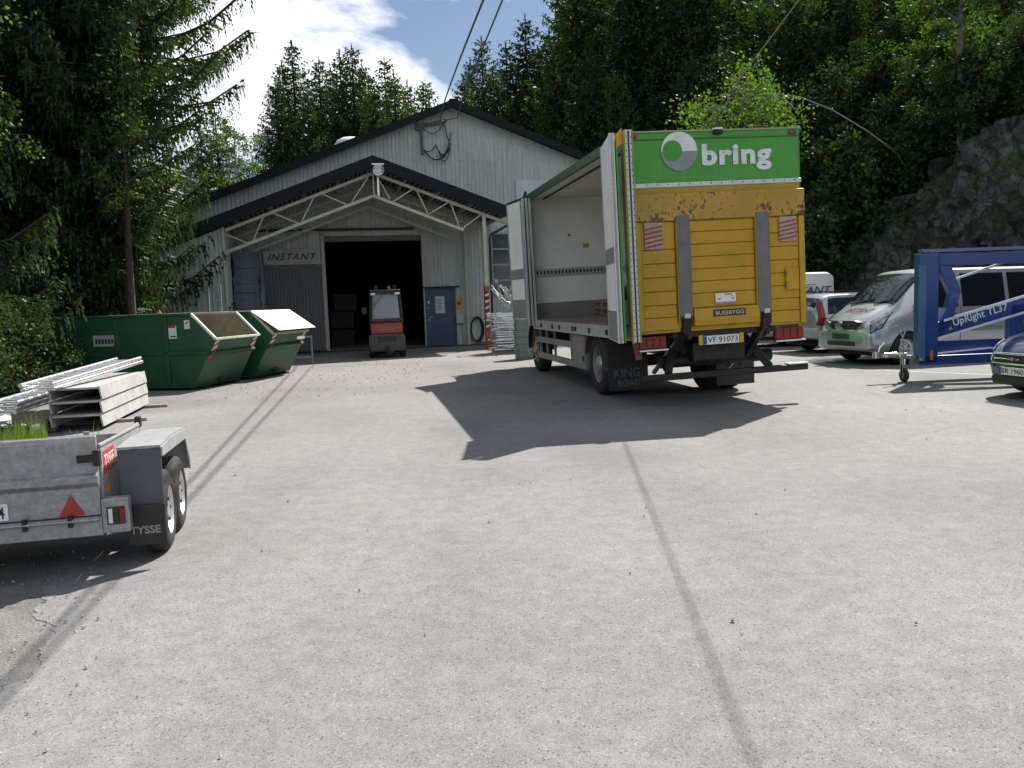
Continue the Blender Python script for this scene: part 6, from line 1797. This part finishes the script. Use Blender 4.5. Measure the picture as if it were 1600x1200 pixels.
def plant(name, meshes, loc, yaw, sc, bark, label, cat, group=None):
    e = empty(name, loc, yaw, label, cat, group); e.scale = sc if isinstance(sc, tuple) else (sc,) * 3
    tm, cm = meshes
    link('trunk', tm, bark, e, smooth=True) if not tm.materials else link('trunk', tm, None, e)
    link('crown', cm, None, e)
    return e

SPR = [spruce_meshes(17, 3.5, 11, whorl=.44, nb=9, shape=.78, clear=.3, step=.15, wid=.05, hang=.26, twig=.36), spruce_meshes(16, 3.0, 12, whorl=.42, nb=8, shape=.72, clear=.3, step=.15, wid=.05, hang=.26, twig=.34), spruce_meshes(18, 3.9, 13, whorl=.46, nb=9, shape=.82, clear=.3, step=.15, wid=.05, hang=.28, twig=.36), spruce_meshes(15, 3.3, 14, whorl=.42, nb=9, shape=.76, clear=.3, step=.15, wid=.05, hang=.26, twig=.34, mat=NEEDLE_Y)]
SPW = [spruce_meshes(17, 3.6, 21, whorl=.34, nb=9, step=.18, wid=.06, clear=.06, shape=.55), spruce_meshes(18, 3.3, 22, whorl=.34, nb=9, step=.18, wid=.06, clear=.08, shape=.5), spruce_meshes(14, 3.1, 23, whorl=.32, nb=9, step=.17, wid=.055, clear=.06, shape=.55, mat=NEEDLE_Y)]
LEAF_D = M_leaf('shaded_leaves', (.014, .034, .010), (.04, .082, .018), .3, .5, gloss=.025)  # darker copy of broad_leaves, shade of slope and thicket put into the colour
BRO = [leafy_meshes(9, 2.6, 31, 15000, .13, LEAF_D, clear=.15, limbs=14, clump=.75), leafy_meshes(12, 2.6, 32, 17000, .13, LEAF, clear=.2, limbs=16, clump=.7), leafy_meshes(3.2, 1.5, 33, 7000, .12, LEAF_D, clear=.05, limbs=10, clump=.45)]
BIRCH_TALL = leafy_meshes(13, 2.0, 34, 12000, .11, LEAF_B, clear=.2, limbs=15, clump=.6)

# --- skyline spruces behind the hall: (pixel column of the tip, pixel row of the tip, distance)
def at_px(px, py, Y):
    c, s = math.cos(ROLL), math.sin(ROLL)
    fwd = Vector((0, math.cos(PITCH), -math.sin(PITCH))); up = Vector((0, math.sin(PITCH), math.cos(PITCH))); rt = Vector((1, 0, 0))
    a = rt * c - up * s; b = up * c + rt * s
    d = fwd + a * ((px - 800) / F_PX) + b * ((600 - py) / F_PX)
    return Vector((0, 0, CAM_H)) + d * (Y / d.y)
SKY = [(430, 130, 50), (455, 68, 52), (497, 90, 55), (530, 82, 53), (549, 72, 51), (600, 92, 56), (636, 128, 60), (664, 124, 62), (735, 95, 58), (752, 62, 55), (820, 26, 52), (858, 50, 54), (585, 140, 48), (480, 140, 48), (335, 170, 46), (312, 195, 47), (440, 100, 57), (515, 110, 58), (565, 100, 54), (615, 118, 50), (575, 115, 60), (790, 70, 50), (840, 75, 47), (770, 110, 47), (880, 20, 49), (805, 95, 58), (725, 120, 50), (865, 90, 44)]
BASEH = [17, 16, 18, 15]
ORD = ['first', 'second', 'third', 'fourth', 'fifth', 'sixth', 'seventh', 'eighth', 'ninth', 'tenth', 'eleventh', 'twelfth', '13th', '14th', '15th', '16th', '17th', '18th', '19th', '20th', '21st', '22nd', '23rd', '24th', '25th', '26th', '27th', '28th', '29th', '30th']
order = sorted(range(len(SKY)), key=lambda i: SKY[i][0])
for i, (px, py, Y) in enumerate(SKY):
    p = at_px(px, py, Y); k = i % 4
    base = max(0.0, float(hill_z(p.x, p.y))); h = p.z - base
    s = h / BASEH[k]
    plant('spruce_tree', SPR[k], (p.x, p.y, base), random.uniform(0, 360), (max(.8, s * 1.12), max(.8, s * 1.12), s), BARK, f'dark spruce on the skyline behind the warehouse, {ORD[order.index(i)]} from the left', 'spruce', 'skyline spruces behind the hall')
p = at_px(366, 182, 44); plant('birch_tree', BIRCH_TALL, (p.x, p.y, 0), 40, p.z / 13, BIRCHB, 'slender pale birch rising behind the warehouse eave, left of the skyline spruces', 'birch')
p = at_px(268, 262, 40); plant('broadleaf_tree', BRO[1], (p.x - .3, p.y, 0), 10, p.z / 12, BARK, 'bright green sunlit tree behind the warehouse corner', 'tree')

# --- wood on the slope to the right: tall spruces close-set, mixed with broadleaf trees
WOOD_TREES = []
rr = random.Random(5)
def clear_of(x, y, md):
    return all((x - a) ** 2 + (y - b) ** 2 > md * md for a, b in WOOD_TREES)
def slope_tree(px, Y, top_py, kind, label, group, scw=1.0):
    p = at_px(px, top_py, Y); base = max(0., float(hill_z(p.x, p.y)))
    h = max(3.0, p.z - base)
    WOOD_TREES.append((p.x, p.y))
    if kind == 's':
        k = rr.randrange(3); bh = (17, 18, 14)[k]; s = h / bh
        return plant('spruce_tree', SPW[k], (p.x, p.y, base), rr.uniform(0, 360), (max(.72, s) * scw, max(.72, s) * scw, s), BARK, label, 'spruce', group)
    k = 0 if rr.random() < .8 else 1; bh = (9, 12)[k]; s = h / bh
    return plant('broadleaf_tree', BRO[k], (p.x, p.y, base), rr.uniform(0, 360), (max(.8, s) * scw, max(.8, s) * scw, s), BARK, label, 'tree', group)
for px in range(895, 1640, 40):
    slope_tree(px + rr.uniform(-14, 14), rr.uniform(40, 46), rr.uniform(-130, -30), 's', 'tall dark spruce in the close-set row on the slope behind the truck', 'spruces on the slope')
for px in range(880, 1640, 58):
    slope_tree(px + rr.uniform(-20, 20), rr.uniform(50, 58), rr.uniform(-120, 10), 's', 'tall spruce deeper in the wood, behind the front row of spruces', 'spruces deeper in the wood')
for px in range(1000, 1660, 70):
    slope_tree(px + rr.uniform(-20, 20), rr.uniform(62, 75), rr.uniform(-150, -20), 's', 'spruce far up the wooded slope', 'spruces far up the slope', 1.3)
slope_tree(918, 39, 88, 's', 'lighter young spruce at the edge of the wood, left of the truck header', None)
for px, Y, top in ((1345, 34, 105), (1450, 33, 40), (1590, 31, 40), (1500, 37, -40), (1250, 39, -10)):
    slope_tree(px, Y, top, 'b', 'green broadleaf tree on the slope in front of the dark spruces', 'broadleaf trees on the slope')
for px, Y, top in ((1030, 38, 150), (1290, 37, 40), (1400, 35, 20), (1540, 33, 10), (1330, 38, -30), (1420, 38, -60), (1470, 36, -20), (1570, 36, -60), (1375, 36, 60), (1310, 35.5, 120), (1215, 38, 60), (960, 38, 120), (1080, 38, 90)):
    slope_tree(px, Y, top, 's', 'dark spruce standing forward on the slope below the close-set row', 'spruces standing forward on the slope')
def shrub(px, py, Y, sc, label, group, base=None):
    p = at_px(px, py, Y); b = max(0., float(hill_z(p.x, p.y))) if base is None else base
    return plant('shrub', BRO[2], (p.x, p.y, b - .1), rr.uniform(0, 360), sc, BARK, label, 'shrub', group)
for px, Y, sc in ((1272, 29.6, 1.3), (1300, 30.2, 1.4), (1285, 32, 1.7), (1320, 32, 1.6), (1360, 31, 1.3), (1265, 34, 2.0), (1310, 34.5, 2.0), (1410, 30.5, 1.0), (1255, 31, 1.5), (1345, 33.5, 1.8), (1395, 32, 1.4),  (1440, 31.5, 1.5), (1500, 31, 1.4), (1560, 30, 1.3), (1465, 27.2, .5), (1555, 26.2, .5), (1490, 28.6, .9), (1540, 28.2, 1.0), (1585, 27.6, 1.0)):
    shrub(px, 400, Y, sc, 'leafy green shrub clinging to the bank above the parked cars', 'shrubs on the bank')
for px, Y, sc in ((900, 39, 1.6), (940, 38, 1.5), (1000, 37, 1.5), (1040, 38, 1.8), (870, 41, 1.5)):
    shrub(px, 300, Y, sc, 'low green shrub in the shade beside the warehouse, behind the truck', 'shrubs behind the truck')
# leaning birch whose leafy top hangs over the truck roof
def leaning_birch():
    path = [at_px(1402, 240, 29.5), at_px(1355, 205, 28.6), at_px(1300, 172, 27.8), at_px(1250, 152, 27.0), at_px(1205, 146, 26.3), at_px(1165, 155, 25.8), at_px(1130, 170, 25.4)]
    base = path[0].copy(); e = empty('leaning_birch', base, 0, 'birch leaning far over, its bright leafy top above the truck roof', 'birch')
    pts = [p - base for p in path]
    pts = [pts[0] + (pts[0] - pts[1]) * .7 + Vector((.0, .0, -.7))] + pts
    MB().tube(pts, [.026, .026, .025, .024, .022, .018, .013, .008], 8).build('trunk', BIRCH_DIM, e, smooth=True)
    r = np.random.default_rng(77); C = []
    for px, py, n in ((1100, 165, 8), (1085, 178, 6), (1120, 190, 8), (1150, 185, 8), (1175, 118, 6), (1180, 140, 8), (1190, 165, 9), (1215, 150, 5), (1205, 185, 8), (1230, 180, 6), (1165, 160, 8), (1240, 195, 5), (1170, 205, 6), (1110, 205, 6), (1225, 205, 5)):
        for _ in range(n):
            C.append(np.array(at_px(px + r.normal(0, 13), py + r.normal(0, 9), r.normal(25.8, .5)) - base))
    C = np.array(C); nl = 3800
    tw = MB()
    P0 = np.array([p for p in pts[3:]])
    for c in C[::2]:
        j = np.argmin(np.linalg.norm(P0 - c, axis=1)); tw.tube([tuple(P0[j]), tuple((P0[j] + c) / 2 + [0, 0, .1]), tuple(c)], [.012, .008, .004], 4)
    tw.build('branch', BIRCHB, e)
    idx = r.integers(0, len(C), nl); off = r.normal(0, .27, (nl, 3)); P = C[idx] + off
    d1 = r.normal(0, 1, (nl, 3)); d1[:, 2] -= .5; d1 /= np.linalg.norm(d1, axis=1)[:, None]
    d2 = np.cross(d1, r.normal(0, 1, (nl, 3))); d2 /= np.linalg.norm(d2, axis=1)[:, None]
    s = .10 * r.uniform(.6, 1.3, nl); a_, b_ = d1 * s[:, None], d2 * (s * .38)[:, None]
    link('crown', quads_mesh('crown', P - a_ * .5, P + b_, P + a_ * .5, P - b_, LEAF_B), None, e)
leaning_birch()
# pale slim stem standing on the rock
p = at_px(1500, 235, 28.5); e = plant('birch_tree', leafy_meshes(9, 2.0, 41, 9000, .12, LEAF, clear=.45, limbs=11, clump=.6), (p.x, p.y, max(0., float(hill_z(p.x, p.y))) - .3), 20, 1.0, BIRCH_DIM, 'slim birch with a pale stem growing on top of the rock face', 'birch')

# --- near trees on the left
BIG = spruce_meshes(19, 5.2, 51, whorl=.34, nb=10, step=.11, hang=.5, twig=.75, wid=.036, clear=.04, shape=.5, skirt=.4, chain=4)
p = (-10.4, 21.6, 0); plant('spruce_tree', BIG, p, 25, 1.0, BARK, 'huge near spruce with hanging boughs over the green skips', 'spruce')
MED = spruce_meshes(16, 4.0, 52, whorl=.36, nb=9, step=.15, hang=.45, twig=.7, wid=.045, clear=.03, shape=.5, chain=3)
for k, (x, y, s, lab) in enumerate(((-14.2, 19.5, 1.05, 'dark spruce standing left of the huge near spruce'), (-13.0, 26.0, 1.1, 'dark spruce behind the huge near spruce'), (-17.5, 25.0, 1.1, 'dark spruce at the left picture edge, second row'), (-12.2, 15.6, .9, 'dark spruce nearest the left picture edge'), (-18, 33, 1.2, 'dark spruce far back at the left edge'))):
    plant('spruce_tree', MED, (x, y, 0), 70 * k, s, BARK, lab, 'spruce')
NB = leafy_meshes(9.5, 1.6, 61, 6500, .085, LEAF_B, clear=.42, limbs=11, clump=.5)
plant('birch_tree', NB, (-9.75, 15.2, 0), 150, 1.0, BARK, 'sunlit birch in front of the spruces at the upper left', 'birch')
plant('birch_tree', leafy_meshes(7.2, 1.0, 63, 2600, .085, LEAF_B, clear=.5, limbs=8, clump=.4), (-8.85, 20.0, 0), 120, 1.0, BARK, 'thin birch with glossy leaves against the huge spruce', 'birch')
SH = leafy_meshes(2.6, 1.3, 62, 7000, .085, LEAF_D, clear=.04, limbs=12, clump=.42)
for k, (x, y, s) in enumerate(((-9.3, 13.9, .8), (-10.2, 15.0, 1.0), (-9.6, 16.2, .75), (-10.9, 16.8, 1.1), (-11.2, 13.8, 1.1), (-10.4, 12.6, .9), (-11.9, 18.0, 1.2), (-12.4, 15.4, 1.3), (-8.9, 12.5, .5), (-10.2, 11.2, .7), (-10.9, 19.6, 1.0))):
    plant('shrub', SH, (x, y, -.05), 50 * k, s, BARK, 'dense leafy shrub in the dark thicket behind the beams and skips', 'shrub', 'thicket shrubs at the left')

# ------------------------------------------------------------------ grass, loose gravel
def grass_patch():
    r = np.random.default_rng(9); n = 9000
    X = r.uniform(-9.2, -4.6, n); Y = r.uniform(7.6, 11.2, n)
    keep = (X < -4.75 - .55 * (Y - 8.4)) | (r.random(n) < .03)
    keep &= X < -3.9 - .45 * (Y - 7.5)
    X, Y = X[keep], Y[keep]; n = len(X)
    h = r.uniform(.10, .34, n) * (.7 + .5 * np.sin(X * 3) * np.sin(Y * 2.3) ** 2 + .2)
    a = r.uniform(0, 6.28, n); w = r.uniform(.004, .009, n); ln = r.uniform(.05, .35, n) * h
    B0 = np.stack([X, Y, np.zeros(n) - .01], 1); wv = np.stack([np.cos(a) * w, np.sin(a) * w, 0 * a], 1)
    b = a + 1.57 + r.uniform(-.6, .6, n)
    T_ = B0 + np.stack([np.cos(b) * ln, np.sin(b) * ln, h], 1)
    me = quads_mesh('grass', B0 - wv, B0 + wv, T_ + wv * .2, T_ - wv * .2, GRASSM)
    o = link('grass', me, None); tag(o, 'lush green grass growing at the yard edge behind the trailer', 'grass', kind='stuff')
grass_patch()
def gravel():
    r = np.random.default_rng(10)
    pts = []
    for _ in range(350):       # crumbling edge at the lower left
        y = r.uniform(1.6, 7.5); xe = np.interp(y, [0, 2.6, 3.6, 4.8, 6.3, 8.6], [-1.9, -2.05, -2.2, -2.75, -3.5, -4.7])
        x = xe + r.normal(-.05, .28); pts.append((x, y, r.uniform(.003, .011)))
    for _ in range(120):        # odd chippings over the yard
        pts.append((r.uniform(-4, 6), r.uniform(2.2, 14), r.uniform(.004, .011)))
    for _ in range(500):
        t = r.uniform(0, 1); pts.append((r.uniform(-6.5, -2), r.uniform(15, 27), r.uniform(.006, .018)))
    m = MB()
    oct_ = [(1, 0, 0), (0, 1, 0), (-1, 0, 0), (0, -1, 0), (0, 0, .8), (0, 0, -.6)]
    fs = [(0, 1, 4), (1, 2, 4), (2, 3, 4), (3, 0, 4), (1, 0, 5), (2, 1, 5), (3, 2, 5), (0, 3, 5)]
    for x, y, s in pts:
        a = r.uniform(0, 6.28); c, q = math.cos(a), math.sin(a); j = r.uniform(.6, 1.4, 6)
        m.add([(x + s * j[i] * (v[0] * c - v[1] * q), y + s * j[i] * (v[0] * q + v[1] * c), .004 + s * .5 + s * v[2] * j[i]) for i, v in enumerate(oct_)], fs)
    o = m.build('loose_gravel', M('gravel_chips', (.2, .195, .19), .9, 0, .4, 30, col2=(.42, .41, .39)))
    tag(o, 'loose grey stone chippings scattered over the asphalt', 'gravel', kind='stuff')
gravel()

# ------------------------------------------------------------------ overhead wires
def wire(name, label, A, B_, zf, y0, y1, r):
    """Wire whose sun shadow runs along the ground line A-B; zf(Y) is its height."""
    pts = []
    n = 40
    for i in range(n + 1):
        Y = y0 + (y1 - y0) * i / n; z = zf(Y)
        ys = Y - .695 * z; t = (ys - A[1]) / (B_[1] - A[1]); x = A[0] + (B_[0] - A[0]) * t + .516 * z
        pts.append((x, Y, z))
    return pts
g0 = bw(1.15, -.12, 8.34)
def zw(sag):
    def f(Y):
        t = (31.9 - Y) / 48.0
        return 8.34 + (7.6 - 8.34) * t - sag * 4 * t * (1 - t)
    return f
w1 = wire('w', '', (-5.2, 19.17), (-2.91, 6.88), zw(2.6), 31.5, -16, .02)
w2 = wire('w', '', (-4.8, 19.01), (-2.83, 7.21), zw(1.9), 31.5, -16, .02)
for pts, lab in ((w1, 'lower of the twin black cables running from the gable over the yard'), (w2, 'upper of the twin black cables running from the gable over the yard')):
    P = [tuple(g0)] + pts[1:]
    m = MB(); m.tube(P, .015, 6); o = m.build('overhead_cable', BLACK, None, smooth=True); tag(o, lab, 'cable', 'overhead cables')
w3 = wire('w', '', (1.22, 9.2), (.8, 3.04), lambda Y: 5.25 - .03 * (Y - 12), 34, -12, .02)
m = MB(); m.tube(w3, .008, 6); o = m.build('overhead_cable', M('pale_cable', (.12, .12, .12), .5), None, smooth=True); tag(o, 'single thin cable slanting in front of the wood above the truck', 'cable', 'overhead cables')
